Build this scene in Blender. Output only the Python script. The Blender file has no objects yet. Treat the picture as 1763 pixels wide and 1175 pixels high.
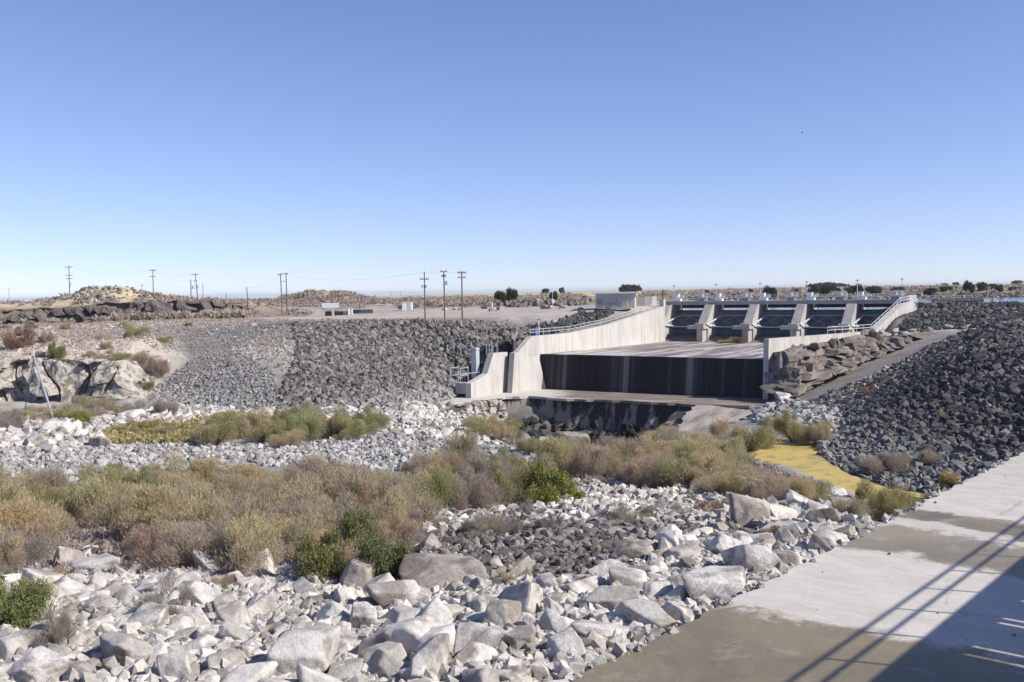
import bpy, bmesh, math, random
import numpy as np
from mathutils import Vector, Matrix, geometry
random.seed(7); RNG = np.random.default_rng(11)
S = bpy.context.scene
R = math.radians

# ------------------------------------------------------------------ camera
F = 1714.0; CX, CY = 881.5, 587.5
PITCH = math.atan(84.5 / F); ROLL = -0.016
cam_d = bpy.data.cameras.new('camera'); cam = bpy.data.objects.new('camera', cam_d)
S.collection.objects.link(cam)
MC = Matrix.Rotation(math.pi / 2 - PITCH, 4, 'X') @ Matrix.Rotation(ROLL, 4, 'Z')
cam.matrix_world = MC
cam_d.sensor_width = 36; cam_d.lens = 35.0; cam_d.clip_start = 0.1; cam_d.clip_end = 60000
S.camera = cam
# ------------------------------------------------------------------ light
SUN_AZ, SUN_EL = 109.0, 37.4
w = bpy.data.worlds.new("World"); S.world = w; w.use_nodes = True
wt = w.node_tree; bg = wt.nodes['Background']
sky = wt.nodes.new('ShaderNodeTexSky'); sky.sky_type = 'NISHITA'; sky.sun_disc = False
sky.sun_elevation = R(SUN_EL); sky.sun_rotation = R(SUN_AZ); sky.altitude = 1200
sky.air_density = 1.0; sky.dust_density = 0.3; sky.ozone_density = 4.0
tnt = wt.nodes.new('ShaderNodeMix'); tnt.data_type = 'RGBA'; tnt.blend_type = 'MULTIPLY'; tnt.inputs[0].default_value = 1
tcw = wt.nodes.new('ShaderNodeTexCoord'); vaw = wt.nodes.new('ShaderNodeVectorMath'); vaw.inputs[1].default_value = (0, 0, .028)
wt.links.new(tcw.outputs['Generated'], vaw.inputs[0]); wt.links.new(vaw.outputs[0], sky.inputs[0])
wt.links.new(sky.outputs[0], tnt.inputs[6]); tnt.inputs[7].default_value = (.98, .85, .96, 1)   # clear dry-air blue
wt.links.new(tnt.outputs[2], bg.inputs[0]); bg.inputs[1].default_value = 0.112
sl = bpy.data.lights.new('sun', 'SUN'); sl.energy = 4.2; sl.angle = R(0.53); sl.color = (1.0, 0.94, 0.85)
sun = bpy.data.objects.new('sun', sl); S.collection.objects.link(sun)
sd = Vector((math.sin(R(SUN_AZ)) * math.cos(R(SUN_EL)), math.cos(R(SUN_AZ)) * math.cos(R(SUN_EL)), math.sin(R(SUN_EL))))
sun.rotation_euler = sd.to_track_quat('Z', 'Y').to_euler()
sun.location = (60, -20, 60)
S.view_settings.view_transform = 'Standard'; S.view_settings.look = 'None'
S.view_settings.exposure = 0.58; S.view_settings.gamma = 1.0
S.render.engine = 'CYCLES'

# ------------------------------------------------------------------ helpers
R3 = MC.to_3x3()
def ray(px, py): return R3 @ Vector(((px - CX) / F, -(py - CY) / F, -1.0))
def W(px, py, lev):
    d = ray(px, py); t = lev / d.z; return (d.x * t, d.y * t, lev)
def P(px, py, Y):
    d = ray(px, py); t = Y / d.y; return (d.x * t, Y, d.z * t)
def D(px, Y, lev):           # column px of the horizon line, distance Y ahead, level
    d = ray(px, 503 + (CX - px) * .016); t = Y / d.y; return (d.x * t, Y, lev)
R3i = np.array(R3.inverted())
def proj(x, y, z):
    v = np.stack([x, y, z]) ; c = R3i @ v
    return CX + F * c[0] / -c[2], CY - F * c[1] / -c[2]

def fbm(x, y, sc, oct=4, seed=0):
    out = np.zeros_like(x, dtype=float); amp = 1.0; tot = 0
    for o in range(oct):
        X = x / sc * (2 ** o) + 37.1 * o + seed * 7.7; Y = y / sc * (2 ** o) + 11.3 * o + seed * 3.1
        xi = np.floor(X); yi = np.floor(Y); fx = X - xi; fy = Y - yi
        fx = fx * fx * (3 - 2 * fx); fy = fy * fy * (3 - 2 * fy)
        def h(a, b):
            n = np.sin(a * 127.1 + b * 311.7 + seed * 17.3) * 43758.5453
            return n - np.floor(n)
        v = (h(xi, yi) * (1 - fx) + h(xi + 1, yi) * fx) * (1 - fy) + (h(xi, yi + 1) * (1 - fx) + h(xi + 1, yi + 1) * fx) * fy
        out += amp * (v * 2 - 1); tot += amp; amp *= .5
    return out / tot

# ---- materials
def mat(name): 
    m = bpy.data.materials.new(name); m.use_nodes = True
    nt = m.node_tree; b = nt.nodes['Principled BSDF']; b.inputs['Roughness'].default_value = .85
    return m, nt, b
def N(nt, t, **k):
    n = nt.nodes.new('ShaderNode' + t)
    for a, v in k.items():
        if hasattr(n, a): setattr(n, a, v)
        else: n.inputs[a.replace('_', ' ')].default_value = v
    return n
def ramp(nt, src, stops):
    r = nt.nodes.new('ShaderNodeValToRGB'); e = r.color_ramp.elements
    while len(e) < len(stops): e.new(.5)
    for i, (p, c) in enumerate(stops):
        e[i].position = p; e[i].color = (c if len(c) == 4 else (*c, 1))
    nt.links.new(src, r.inputs[0]); return r.outputs[0]
def g(v): return (v, v, v)
def mixc(nt, fac, a, b, mode='MIX'):
    n = nt.nodes.new('ShaderNodeMix'); n.data_type = 'RGBA'; n.blend_type = mode
    for i, s in ((0, fac), (6, a), (7, b)):
        if hasattr(s, 'links'): nt.links.new(s, n.inputs[i])
        elif i == 0: n.inputs[0].default_value = s
        else: n.inputs[i].default_value = (*s, 1) if len(s) == 3 else s
    return n.outputs[2]
def coords(nt, kind='pos', scale=(1, 1, 1), rot=(0, 0, 0)):
    if kind == 'pos': o = nt.nodes.new('ShaderNodeNewGeometry').outputs['Position']
    else: o = nt.nodes.new('ShaderNodeTexCoord').outputs['Object']
    mp = nt.nodes.new('ShaderNodeMapping'); mp.vector_type = 'TEXTURE' if kind == 'tex' else 'POINT'
    # rotate first, then scale
    m1 = nt.nodes.new('ShaderNodeMapping'); m1.inputs['Rotation'].default_value = rot
    nt.links.new(o, m1.inputs[0]); nt.links.new(m1.outputs[0], mp.inputs[0]); mp.inputs['Scale'].default_value = scale
    return mp.outputs[0]
def noise(nt, vec, scale, detail=6, rough=.6, dist=0):
    n = nt.nodes.new('ShaderNodeTexNoise'); nt.links.new(vec, n.inputs['Vector'])
    n.inputs['Scale'].default_value = scale; n.inputs['Detail'].default_value = detail
    n.inputs['Roughness'].default_value = rough; n.inputs['Distortion'].default_value = dist
    return n.outputs[0]
def bump(nt, b, h, strength=.4, dist=.05):
    n = nt.nodes.new('ShaderNodeBump'); n.inputs['Strength'].default_value = strength; n.inputs['Distance'].default_value = dist
    nt.links.new(h, n.inputs['Height']); nt.links.new(n.outputs[0], b.inputs['Normal'])
def plain(name, col, rough=.6, metal=0, var=.12, sc=3):
    m, nt, b = mat(name); v = coords(nt)
    n = noise(nt, v, sc, 4)
    c = ramp(nt, n, [(.3, tuple(x * (1 - var) for x in col)), (.7, tuple(min(1, x * (1 + var)) for x in col))])
    nt.links.new(c, b.inputs['Base Color']); b.inputs['Roughness'].default_value = rough; b.inputs['Metallic'].default_value = metal
    return m
def rock_mat(name, cols, island=True, zbleach=None, bs=6, stain=None, bstr=.5, st0=.5):
    """cols: list of stops over a random value; zbleach=(z0,z1,colour): rock bleached below the old water line"""
    m, nt, b = mat(name)
    if island: rnd = N(nt, 'NewGeometry').outputs['Random Per Island']
    else: rnd = N(nt, 'ObjectInfo').outputs['Random']
    c = ramp(nt, rnd, cols)
    v = coords(nt)
    if zbleach:
        z0, z1, cc = zbleach
        sx = N(nt, 'SeparateXYZ'); nt.links.new(v, sx.inputs[0])
        nz = noise(nt, v, .12, 3)
        ad = N(nt, 'Math', operation='MULTIPLY_ADD'); nt.links.new(nz, ad.inputs[0]); ad.inputs[1].default_value = 3.0; nt.links.new(sx.outputs[2], ad.inputs[2])
        mr = N(nt, 'MapRange'); nt.links.new(ad.outputs[0], mr.inputs[0]); mr.inputs[1].default_value = z0 + 1.5; mr.inputs[2].default_value = z1 + 1.5
        mr.inputs[3].default_value = 1; mr.inputs[4].default_value = 0
        ml = N(nt, 'Math', operation='MULTIPLY'); nt.links.new(mr.outputs[0], ml.inputs[0])
        r2 = ramp(nt, rnd, [(0, g(.35)), (.5, g(.8)), (1, g(1))]); nt.links.new(r2, ml.inputs[1])
        c = mixc(nt, ml.outputs[0], c, cc)
    n1 = noise(nt, v, bs * .35, 8, .65)
    c = mixc(nt, 1.0, c, ramp(nt, n1, [(.25, g(.6)), (.5, g(.95)), (.75, g(1.12))]), 'MULTIPLY')
    if stain:
        sv = noise(nt, v, .9, 5, .6, .6)
        c = mixc(nt, ramp(nt, sv, [(st0, g(0)), (st0 + .13, g(.85))]), c, stain)
    nt.links.new(c, b.inputs['Base Color']); b.inputs['Roughness'].default_value = .92
    n3 = noise(nt, v, bs * 3.2, 5, .75); c = mixc(nt, 1.0, c, ramp(nt, n3, [(.32, g(.74)), (.5, g(1)), (.7, g(1.08))]), 'MULTIPLY'); nt.links.new(c, b.inputs['Base Color'])
    n2 = noise(nt, v, bs, 10, .75); bump(nt, b, n2, bstr, .08)
    return m

M = {}
# pale river boulders
M['boulder'] = rock_mat('pale_boulder', [(0, (.46, .43, .39)), (.3, (.60, .565, .515)), (.6, (.66, .625, .575)), (1, (.69, .655, .605))], False, None, 5, (.25, .215, .18), 1, .48)
M['boulder_brown'] = rock_mat('brown_boulder', [(0, (.33, .285, .245)), (1, (.52, .465, .41))], False, None, 5, (.15, .125, .105), 1, .46)
M['rubble_w'] = rock_mat('pale_rubble', [(0, (.24, .215, .19)), (.25, (.45, .42, .38)), (.7, (.60, .565, .515)), (1, (.65, .615, .565))], True, None, 6, (.22, .19, .16))
M['rubble_g'] = rock_mat('grey_rubble', [(0, (.18, .172, .16)), (.3, (.30, .288, .27)), (.7, (.41, .395, .37)), (1, (.52, .50, .465))], True, None, 5)
M['rubble_d'] = rock_mat('dark_rubble', [(0, (.07, .06, .055)), (.5, (.15, .135, .12)), (.85, (.24, .22, .2)), (1, (.42, .39, .35))], True, None, 5)
M['riprap_c'] = rock_mat('bank_riprap', [(0, (.07, .067, .065)), (.5, (.155, .143, .13)), (.85, (.24, .218, .195)), (1, (.30, .265, .23))], True, (-14.6, -12.6, (.33, .32, .30)), 4)
M['riprap_g'] = rock_mat('scree_rock', [(0, (.16, .152, .142)), (.5, (.25, .24, .225)), (1, (.36, .34, .315))], True, (-14.4, -12.2, (.33, .32, .30)), 4)
M['riprap_d'] = rock_mat('basalt_riprap', [(0, (.03, .03, .032)), (.5, (.06, .058, .059)), (.85, (.105, .098, .094)), (1, (.22, .185, .15))], True, (-14.1, -12.0, (.27, .265, .255)), 4)
M['cliff_d'] = rock_mat('dark_cliff', [(0, (.12, .095, .08)), (1, (.12, .095, .08))], False, None, 1.5, (.20, .17, .14), 1)
M['cliff_w'] = rock_mat('pale_cliff', [(0, (.42, .38, .325)), (1, (.42, .38, .325))], False, None, 1.6, (.10, .082, .07), 1, .47)
M['outcrop'] = rock_mat('brown_outcrop', [(0, (.14, .115, .095)), (.5, (.21, .175, .145)), (1, (.30, .255, .215))], False, None, 2.0, (.10, .09, .08), .8)

def concrete(name, base, dark, sc=.6, streak=(1, 1, .12), rot=(0, 0, 0), amt=.5, lo=.45, hi=.7, rough=.85, fine=8):
    m, nt, b = mat(name); v = coords(nt, 'pos', streak, rot); v0 = coords(nt)
    n = noise(nt, v, sc, 7, .65, .3)
    c = mixc(nt, ramp(nt, n, [(lo, g(0)), (hi, g(amt))]), base, dark)
    f = noise(nt, v0, fine, 6, .7)
    c = mixc(nt, 1.0, c, ramp(nt, f, [(.3, g(.88)), (.7, g(1.05))]), 'MULTIPLY')
    nt.links.new(c, b.inputs['Base Color']); b.inputs['Roughness'].default_value = rough
    bump(nt, b, f, .15, .02)
    return m
M['conc'] = concrete('pale_concrete', (.50, .48, .445), (.38, .355, .32), .8, (1, 1, .15), amt=.85, lo=.42, hi=.62, fine=4)
M['conc_grey'] = concrete('grey_concrete', (.42, .40, .37), (.24, .22, .20), .8, (1, 1, .2), amt=.7, fine=4)
M['conc_dark'] = concrete('dark_concrete', (.16, .15, .14), (.06, .055, .05), .8, (1, 1, .2), amt=.8)
M['steel_grey'] = plain('grey_painted_steel', (.21, .235, .255), .5)
M['steel_dark'] = plain('dark_gate_steel', (.05, .062, .078), .5)
M['steel_light'] = plain('light_painted_steel', (.62, .63, .63), .45)
M['galv'] = plain('galvanised_steel', (.55, .57, .58), .4, .3)
M['white'] = plain('white_enamel', (.78, .78, .76), .4)
M['wood'] = plain('weathered_pole_wood', (.15, .115, .09), .9, 0, .3, 2)
M['black'] = plain('black_rubber', (.025, .022, .022), .7)
M['panel'] = plain('solar_glass', (.04, .06, .12), .15)
M['blue'] = plain('blue_plastic', (.06, .16, .42), .5)
M['tanwall'] = plain('tan_block_wall', (.44, .43, .40), .85, 0, .06)
M['door'] = plain('grey_door_paint', (.23, .24, .25), .6)
M['wire'] = plain('cable_metal', (.12, .12, .13), .5)
M['roofm'] = plain('pale_roof_sheet', (.60, .59, .56), .5)
M['box_tan'] = plain('tan_cabinet_paint', (.42, .36, .25), .6)

# ---- mesh builder: collects shapes in world coordinates
ORG = {}
class MB:
    def __init__(s): s.v = []; s.f = []
    def add(s, vs, fs):
        o = len(s.v); s.v += [tuple(v) for v in vs]; s.f += [tuple(i + o for i in f) for f in fs]; return s
    def box(s, c, d, ax=None):
        """centre, full dims, ax=(X,Y,Z) axis vectors"""
        X, Y, Z = ax if ax else (Vector((1, 0, 0)), Vector((0, 1, 0)), Vector((0, 0, 1)))
        c = Vector(c); vs = []
        for k in (-.5, .5):
            for j in (-.5, .5):
                for i in (-.5, .5): vs.append(c + X * d[0] * i + Y * d[1] * j + Z * d[2] * k)
        return s.add(vs, [(0, 2, 3, 1), (4, 5, 7, 6), (0, 1, 5, 4), (2, 6, 7, 3), (0, 4, 6, 2), (1, 3, 7, 5)])
    def beam(s, a, b, wd, ht):
        a = Vector(a); b = Vector(b); d = (b - a); L = d.length; d.normalize()
        up = Vector((0, 0, 1)) if abs(d.z) < .95 else Vector((1, 0, 0))
        x = d.cross(up).normalized(); z = x.cross(d).normalized()
        return s.box((a + b) / 2, (wd, L, ht), (x, d, z))
    def tube(s, pts, r, n=6, r2=None):
        pts = [Vector(p) for p in pts]; m = len(pts); vs = []
        for i, p in enumerate(pts):
            d = (pts[min(i + 1, m - 1)] - pts[max(i - 1, 0)]).normalized()
            up = Vector((0, 0, 1)) if abs(d.z) < .9 else Vector((1, 0, 0))
            x = d.cross(up).normalized(); y = d.cross(x)
            rr = r if r2 is None else r + (r2 - r) * i / (m - 1)
            for k in range(n):
                a = 2 * math.pi * k / n; vs.append(p + x * math.cos(a) * rr + y * math.sin(a) * rr)
        fs = [(i * n + k, i * n + (k + 1) % n, (i + 1) * n + (k + 1) % n, (i + 1) * n + k) for i in range(m - 1) for k in range(n)]
        fs += [tuple(range(n))[::-1], tuple((m - 1) * n + k for k in range(n))]
        return s.add(vs, fs)
    def prism(s, poly, off):
        """3-D polygon extruded by vector off"""
        off = Vector(off); n = len(poly); vs = [Vector(p) for p in poly] + [Vector(p) + off for p in poly]
        return s.add(vs, [tuple(range(n)), tuple(range(2 * n - 1, n - 1, -1))] + [(i, i + n, (i + 1) % n + n, (i + 1) % n) for i in range(n)])
    def build(s, name, m, parent=None, smooth=False, root=None):
        me = bpy.data.meshes.new(name); org = ORG.get(parent.name, Vector((0, 0, 0))) if parent else Vector((0, 0, 0))
        me.from_pydata([(v[0] - org.x, v[1] - org.y, v[2] - org.z) for v in s.v], [], s.f)
        bm = bmesh.new(); bm.from_mesh(me); bmesh.ops.recalc_face_normals(bm, faces=bm.faces); bm.to_mesh(me); bm.free()
        me.materials.append(m if not isinstance(m, str) else M[m])
        if smooth: me.shade_smooth()
        o = bpy.data.objects.new(name, me); S.collection.objects.link(o)
        if parent: o.parent = parent; ORG[o.name] = org
        return o
def tag(o, label=None, cat=None, group=None, kind=None):
    if label: o['label'] = label
    if cat: o['category'] = cat
    if group: o['group'] = group
    if kind: o['kind'] = kind
    return o
def thing(name, label, cat, loc, group=None):
    o = bpy.data.objects.new(name, None); o.empty_display_size = .3; S.collection.objects.link(o)
    o.location = loc; ORG[o.name] = Vector(loc); return tag(o, label, cat, group)
def centred(o):
    """move a top-level mesh's origin to its base centre"""
    me = o.data; n = len(me.vertices); a = np.empty(n * 3, 'f'); me.vertices.foreach_get('co', a); a = a.reshape(-1, 3)
    c = np.array([(a[:, 0].min() + a[:, 0].max()) / 2, (a[:, 1].min() + a[:, 1].max()) / 2, a[:, 2].min()])
    a -= c; me.vertices.foreach_set('co', a.ravel()); o.location = Vector(c); me.update(); return o
def copy_tree(o, parent=None):
    c = o.copy(); S.collection.objects.link(c); c.parent = parent
    for ch in KIDS(o): copy_tree(ch, c)
    return c
def KIDS(o): return [k for k in list(S.collection.objects) if k.parent == o]
def fast_mesh(name, V, Fc, m, smooth=False):
    """V (n,3), Fc (k,3|4) arrays"""
    me = bpy.data.meshes.new(name); k = Fc.shape[1]
    me.vertices.add(len(V)); me.vertices.foreach_set('co', V.astype('f').ravel())
    me.loops.add(Fc.size); me.loops.foreach_set('vertex_index', Fc.astype('i').ravel())
    me.polygons.add(len(Fc)); me.polygons.foreach_set('loop_start', np.arange(0, Fc.size, k, dtype='i'))
    me.polygons.foreach_set('loop_total', np.full(len(Fc), k, 'i'))
    me.polygons.foreach_set('use_smooth', np.full(len(Fc), smooth, bool))
    me.update(calc_edges=True); me.materials.append(m if not isinstance(m, str) else M[m]); return me

# ------------------------------------------------------------------ terrain
CL = {'wht': (.40, .37, .335, .12), 'bed': (.27, .26, .245, .12), 'dgr': (.17, .155, .14, .12), 'tan': (.47, .40, .325, .25),
      'rip': (.07, .067, .065, .1), 'grv': (.42, .365, .315, .04), 'far': (.50, .41, .26, .5), 'scr': (.24, .195, .12, .4),
      'clf': (.13, .11, .095, .5), 'wcl': (.42, .38, .33, .3), 'road': (.235, .21, .19, .04), 'bas': (.035, .035, .038, .1),
      'scree': (.27, .255, .235, .1), 'brush': (.22, .185, .14, .1), 'wet': (.05, .042, .035, .3), 'plain': (.30, .31, .16, .3), 'outc': (.22, .19, .165, .5)}
LINES = []
def L_(cls, *pts, link=True): LINES.append((cls, [p for p in pts], link))
px_ = lambda lst: [W(*p) for p in lst]
# under and around the camera
L_('wht', (-90, -40, -9), (0, -40, -9), (90, -40, -9), link=False)
L_('wht', (-90, 5, -9), (-40, 8, -8.9), (-10, 8, -8.8), (20, 5, -9.4), (90, 0, -9.5), link=False)
L_('wht', *px_([(-500, 1175, -8.9), (0, 1175, -8.8), (300, 1175, -8.8), (600, 1175, -8.65), (980, 1175, -8.5)]))
L_('wht', *px_([(1200, 1085, -8.5), (1300, 1030, -8.55), (1400, 985, -8.7), (1470, 950, -9.3)]))
L_('wht', (12, 22, -9.5), (22, 30, -10.5), (34, 40, -12.5), (60, 40, -10), (40, 15, -9.5), (60, 60, -10), link=False)
L_('wht', *px_([(-500, 1010, -9.8), (0, 1060, -9.35), (300, 1030, -9.6), (520, 1000, -9.9), (800, 1000, -9.7), (1000, 990, -9.5), (1150, 970, -9.3)]))
L_('brush', *px_([(-500, 940, -11.2), (0, 940, -11.1), (300, 930, -11.2), (600, 930, -10.9)]))
L_('dgr', *px_([(850, 930, -10.5), (1100, 920, -10.2), (1300, 910, -10.1), (1400, 915, -9.9)]))
L_('bed', *px_([(-500, 850, -12.8), (0, 850, -12.8), (350, 850, -12.8), (700, 880, -11.8), (950, 865, -12.2), (1200, 855, -12.6), (1350, 860, -12.4), (1440, 880, -12.2)]))
L_('bed', *px_([(-500, 810, -13.5), (0, 815, -13.4), (350, 800, -13.5), (700, 800, -13.4), (900, 810, -13.3), (1050, 810, -13.4), (1180, 805, -13.6)]))
L_('bed', *px_([(-500, 765, -14), (0, 765, -14), (300, 770, -13.9), (600, 755, -14.0), (800, 757, -14.2)]))
L_('bed', *px_([(-500, 720, -14.1), (0, 725, -14.1), (200, 715, -14.1), (400, 712, -14.3), (600, 722, -14.4), (700, 728, -14.5), (780, 730, -14.7)]))
# algae pool: shore ring then sunk bottom
POOL = [(1255, 790), (1300, 772), (1340, 763), (1405, 760), (1412, 790), (1455, 815), (1520, 838), (1600, 850), (1660, 868), (1600, 890), (1535, 882), (1500, 868), (1430, 838), (1350, 806)]
L_('bed', *px_([(a, b, -13.9) for a, b in POOL + POOL[:1]]))
L_('wet', *px_([(1310, 785, -14.8), (1390, 780, -14.8), (1420, 812, -14.8), (1500, 850, -14.8), (1580, 867, -14.8)]))
L_('bed', *px_([(1560, 905, -12.9)]), link=False)
# chasm
L_('bed', *px_([(905, 745, -14.9), (930, 765, -14.9), (970, 778, -15.0), (1050, 772, -15.1), (1110, 762, -15.4), (1162, 748, -17.3)]))
L_('wet', D(882, 131, -20), D(893, 120, -21), D(915, 109, -20.5), D(980, 97.5, -20.5), D(1058, 99, -20.5), D(1128, 107, -20.5), D(1165, 120, -21), D(1195, 132.5, -20), D(1120, 134.3, -20.5), D(1040, 137.5, -21), D(950, 139.5, -21), D(893, 141, -20), link=False)
L_('wet', D(1000, 118, -22), D(1080, 120, -22), link=False)
L_('bed', *px_([(870, 684, -15.9), (950, 685.5, -15.9), (1040, 688.5, -15.9), (1120, 693, -15.9), (1197, 697, -15.9)]))
L_('bed', *px_([(770, 690, -15.6), (815, 678, -15.6), (925, 668, -16.2)]))
L_('bed', *px_([(925, 668, -16.2), (1327, 686, -16.2)]))
L_('bed', *px_([(1200, 698, -15.9), (1168, 742, -17.6), (1290, 722, -16.2), (1332, 692, -15.8)]))
L_('bed', *px_([(1150, 775, -14.8), (1250, 757, -14.7), (1330, 735, -14.8), (1400, 740, -14.2)]))
L_('dgr', *px_([(1335, 695, -15.4), (1372, 700, -14.9), (1440, 722, -14.2), (1460, 770, -13.9)]))
L_('dgr', *px_([(740, 712, -16.4), (775, 711, -17.1), (812, 709, -17.3), (862, 708, -17.4)]))
L_('dgr', *px_([(735, 736, -15.2), (800, 738, -15.3), (870, 742, -15.2)]))
# ramp: lower edge and upper edge
RA = W(1372, 694, -14.8); RB = W(1655, 576, -7.2)
RC = W(1352, 688, -14.9); RD = W(1618, 566.5, -7.0)
L_('road', RA, RB); L_('road', RC, RD)
# bench and outcrop
L_('grv', *px_([(1425, 584, -7.9), (1500, 573, -7.2), (1560, 571, -7.15)]))
L_('outc', *px_([(1342, 608, -8.9), (1390, 597, -8.4), (1480, 580, -7.6)]))
L_('outc', *px_([(1345, 680, -14.4), (1400, 655, -12.8)]))
L_('scree', *px_([(1450, 690, -13.6), (1540, 640, -11), (1640, 590, -7.9), (1680, 568, -6.6)]))
L_('bas', *px_([(1470, 745, -13.6), (1560, 690, -11.4), (1680, 610, -7.5), (1763, 560, -5.6)]))
L_('bas', *px_([(1900, 800, -10.5), (2100, 700, -7), (1900, 552, -5)]), link=False)
L_('bas', (90, 90, -5), (110, 150, -4.5), (80, 60, -8), link=False)
# dam embankment right
L_('grv', *px_([(1560, 569, -7.1), (1655, 565, -6.8), (1763, 556, -5.9)]))
L_('rip', (60.2, 159.8, -7.7), (65.5, 170.5, -5.2), (70.5, 179.5, -4.0), (75.5, 188.5, -3.4), *[D(a, 182, -3.4) for a in (1620, 1700, 1763, 1950)])
L_('grv', (76.5, 191.5, -3.0), (92, 190, -3.5), (130, 190, -3.5), (175, 190, -3.5))
L_('wet', (80, 198, -7), (120, 198, -7), (190, 198, -7), (250, 190, -7), link=False)
# reservoir bottom and shores
L_('wet', (40, 220, -9), (60, 212, -9), (70, 260, -9), (150, 260, -9), (300, 260, -9), (90, 330, -8), (300, 340, -8), link=False)
L_('scr', (36, 218, -4.4), (44, 250, -4.5), (58, 300, -4.5), (80, 350, -4.5), (110, 375, -4.5), (150, 372, -4.5), (230, 362, -4.5), (420, 380, -4.5))
L_('scr', (30, 240, -3.4), (40, 300, -3.2), (70, 380, -2.6), (110, 410, -2.4), (160, 405, -2.3), (240, 395, -2.3), (420, 420, -2))
# chute under-floor
L_('dgr', (5, 161, -11.4), (31, 201, -11.4), link=True)
L_('dgr', (36, 142, -11.4), (57, 162, -11.4), (72, 181, -11.4), link=True)
L_('dgr', (3.4, 159.6, -7.6), (9.5, 169, -7.3), (15, 178, -6.6), (22, 189.5, -5.2), (29.2, 200.5, -3.8), (33, 208, -3.4))
L_('dgr', (37.2, 139.3, -10.2), (48, 151, -8.6), (58.5, 159, -7.3), link=True)
# left wing backfill
L_('rip', (-.5, 158, -9.4), (-5.5, 150.5, -11.6), (-9.5, 145, -14.7))
L_('rip', (-4, 163, -8.6), (-11, 156, -10.8), link=False)
# left bank crest, centre and left
CREST = px_([(310, 551, -4.9), (430, 553, -4.9), (520, 557, -4.9), (640, 558, -4.8), (765, 555, -4.8), (860, 562, -5.3), (905, 574, -7.0)])
L_('tan', *px_([(-600, 572, -5.3), (-200, 566, -5.3), (0, 563, -5.2), (160, 557, -5.0)]), CREST[0], CREST[1])
L_('rip', *CREST[2:])
L_('rip', *px_([(330, 706, -14.2), (500, 708, -14.3), (620, 714, -14.5), (720, 704, -14.9), (790, 690, -15.4)]))
L_('scree', *px_([(265, 672, -13.2), (330, 620, -9.8), (300, 570, -6)]))
L_('tan', *px_([(430, 600, -7.7), (500, 620, -8.9)]), link=False)
L_('scree', *px_([(300, 690, -14), (380, 650, -11.3), (450, 650, -10.9)]), link=False)
# pale cliff left: top edge and base
CT = [P(a, c_, d_) for a, c_, d_ in [(-500, 616, 142), (0, 611, 142), (60, 614, 142), (120, 618, 141.5), (185, 617, 141), (228, 622, 140), (248, 648, 139)]]
CB = px_([(-500, 692, -14), (0, 691, -14), (60, 690, -14), (120, 690, -14), (185, 685, -13.6), (228, 680, -13.2), (252, 678, -13.1)])
L_('tan', *CT); L_('wcl', *CB)
L_('tan', *px_([(-500, 585, -6.4), (0, 586, -6.4), (130, 586, -6.5), (250, 588, -6.7)]))
# yard
L_('grv', *px_([(560, 545, -4.7), (765, 545, -4.65), (900, 544, -4.6), (960, 552, -5.2)]))
L_('grv', *px_([(640, 533, -4.3), (800, 531, -4.1), (930, 531, -3.9), (1010, 531, -3.6), (1110, 528, -3.3)]))
L_('tan', *px_([(1000, 557, -5.6)]), link=False)
L_('grv', (22, 196, -3.9), (29, 206, -3.3), link=False)
# dip behind the left bank then the dark upper cliff
L_('scr', D(-500, 225, -6.8), D(0, 225, -6.6), D(160, 235, -6.6), D(310, 245, -6.4), D(430, 240, -5.6), D(500, 235, -5))
for k, (base, top) in enumerate([(0, 0)]):
    L_('clf', D(-500, 262, -7), D(0, 262, -7), D(130, 262, -7), D(260, 258, -7), D(350, 256, -6.8), D(410, 258, -6))
    L_('scr', D(-500, 268, -2.6), D(0, 268, -2.8), D(130, 268, -2.4), D(180, 267, -1.4), D(260, 264, -1.2), D(350, 262, -1.3), D(410, 266, -2.2), D(440, 285, -4.4))
L_('far', D(-600, 300, -2), D(0, 300, -1.9), D(200, 300, -1.5), D(350, 300, -1.7), D(430, 310, -2.8), D(480, 290, -4))
L_('scr', D(560, 300, -3.9), D(700, 320, -3.8), D(850, 320, -3.6), D(1000, 300, -3.2), D(1100, 300, -3.2))
L_('far', D(-600, 700, -4.5), D(0, 700, -3.0), D(250, 700, -3.2), D(430, 600, -4.2), D(560, 500, -3.6), D(700, 500, -3.4), D(850, 480, -3.0), D(1000, 480, -2.6), D(1200, 560, -2.4), D(1500, 560, -2.2), D(1763, 560, -2.2), D(2400, 560, -2.2))
L_('far', D(-600, 1400, -5), D(0, 1400, -4.5), D(430, 1400, -5.5), D(700, 1300, -4.2), D(1000, 1200, -1.6), D(1400, 1200, -.8), D(1763, 1200, -1), D(2400, 1200, -1))
L_('plain', D(-600, 2600, -7), D(0, 2600, -7), D(430, 2600, -8), D(700, 2600, -4.5), D(1000, 2600, -1), D(1400, 2600, 1.0), D(1763, 2600, .5), D(2400, 2600, 0))
L_('plain', *[D(p, 9000, -20) for p in (-1200, 0, 900, 1763, 3000)])
L_('plain', (-9000, 500, -8), (-9000, 9000, -30), (9000, 9000, -30), (9000, 500, -6), (-400, 0, -8), (400, 0, -6), (-400, 100, -10), (400, 200, -5), (700, 500, -4), link=False)
def inpoly(x, y, poly):
    x = np.asarray(x, float); y = np.asarray(y, float); c = np.zeros(len(x), bool); n = len(poly)
    for i in range(n):
        x1, y1 = poly[i][:2]; x2, y2 = poly[(i + 1) % n][:2]
        if y1 == y2: continue
        k = ((y1 > y) != (y2 > y)) & (x < (x2 - x1) * (y - y1) / (y2 - y1) + x1); c ^= k
    return c
pts, cls, edges = [], [], []
for c, ps, link in LINES:
    st = len(pts)
    for p in ps: pts.append(p); cls.append(c)
    if link: edges += [(st + i, st + i + 1) for i in range(len(ps) - 1)]
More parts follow.
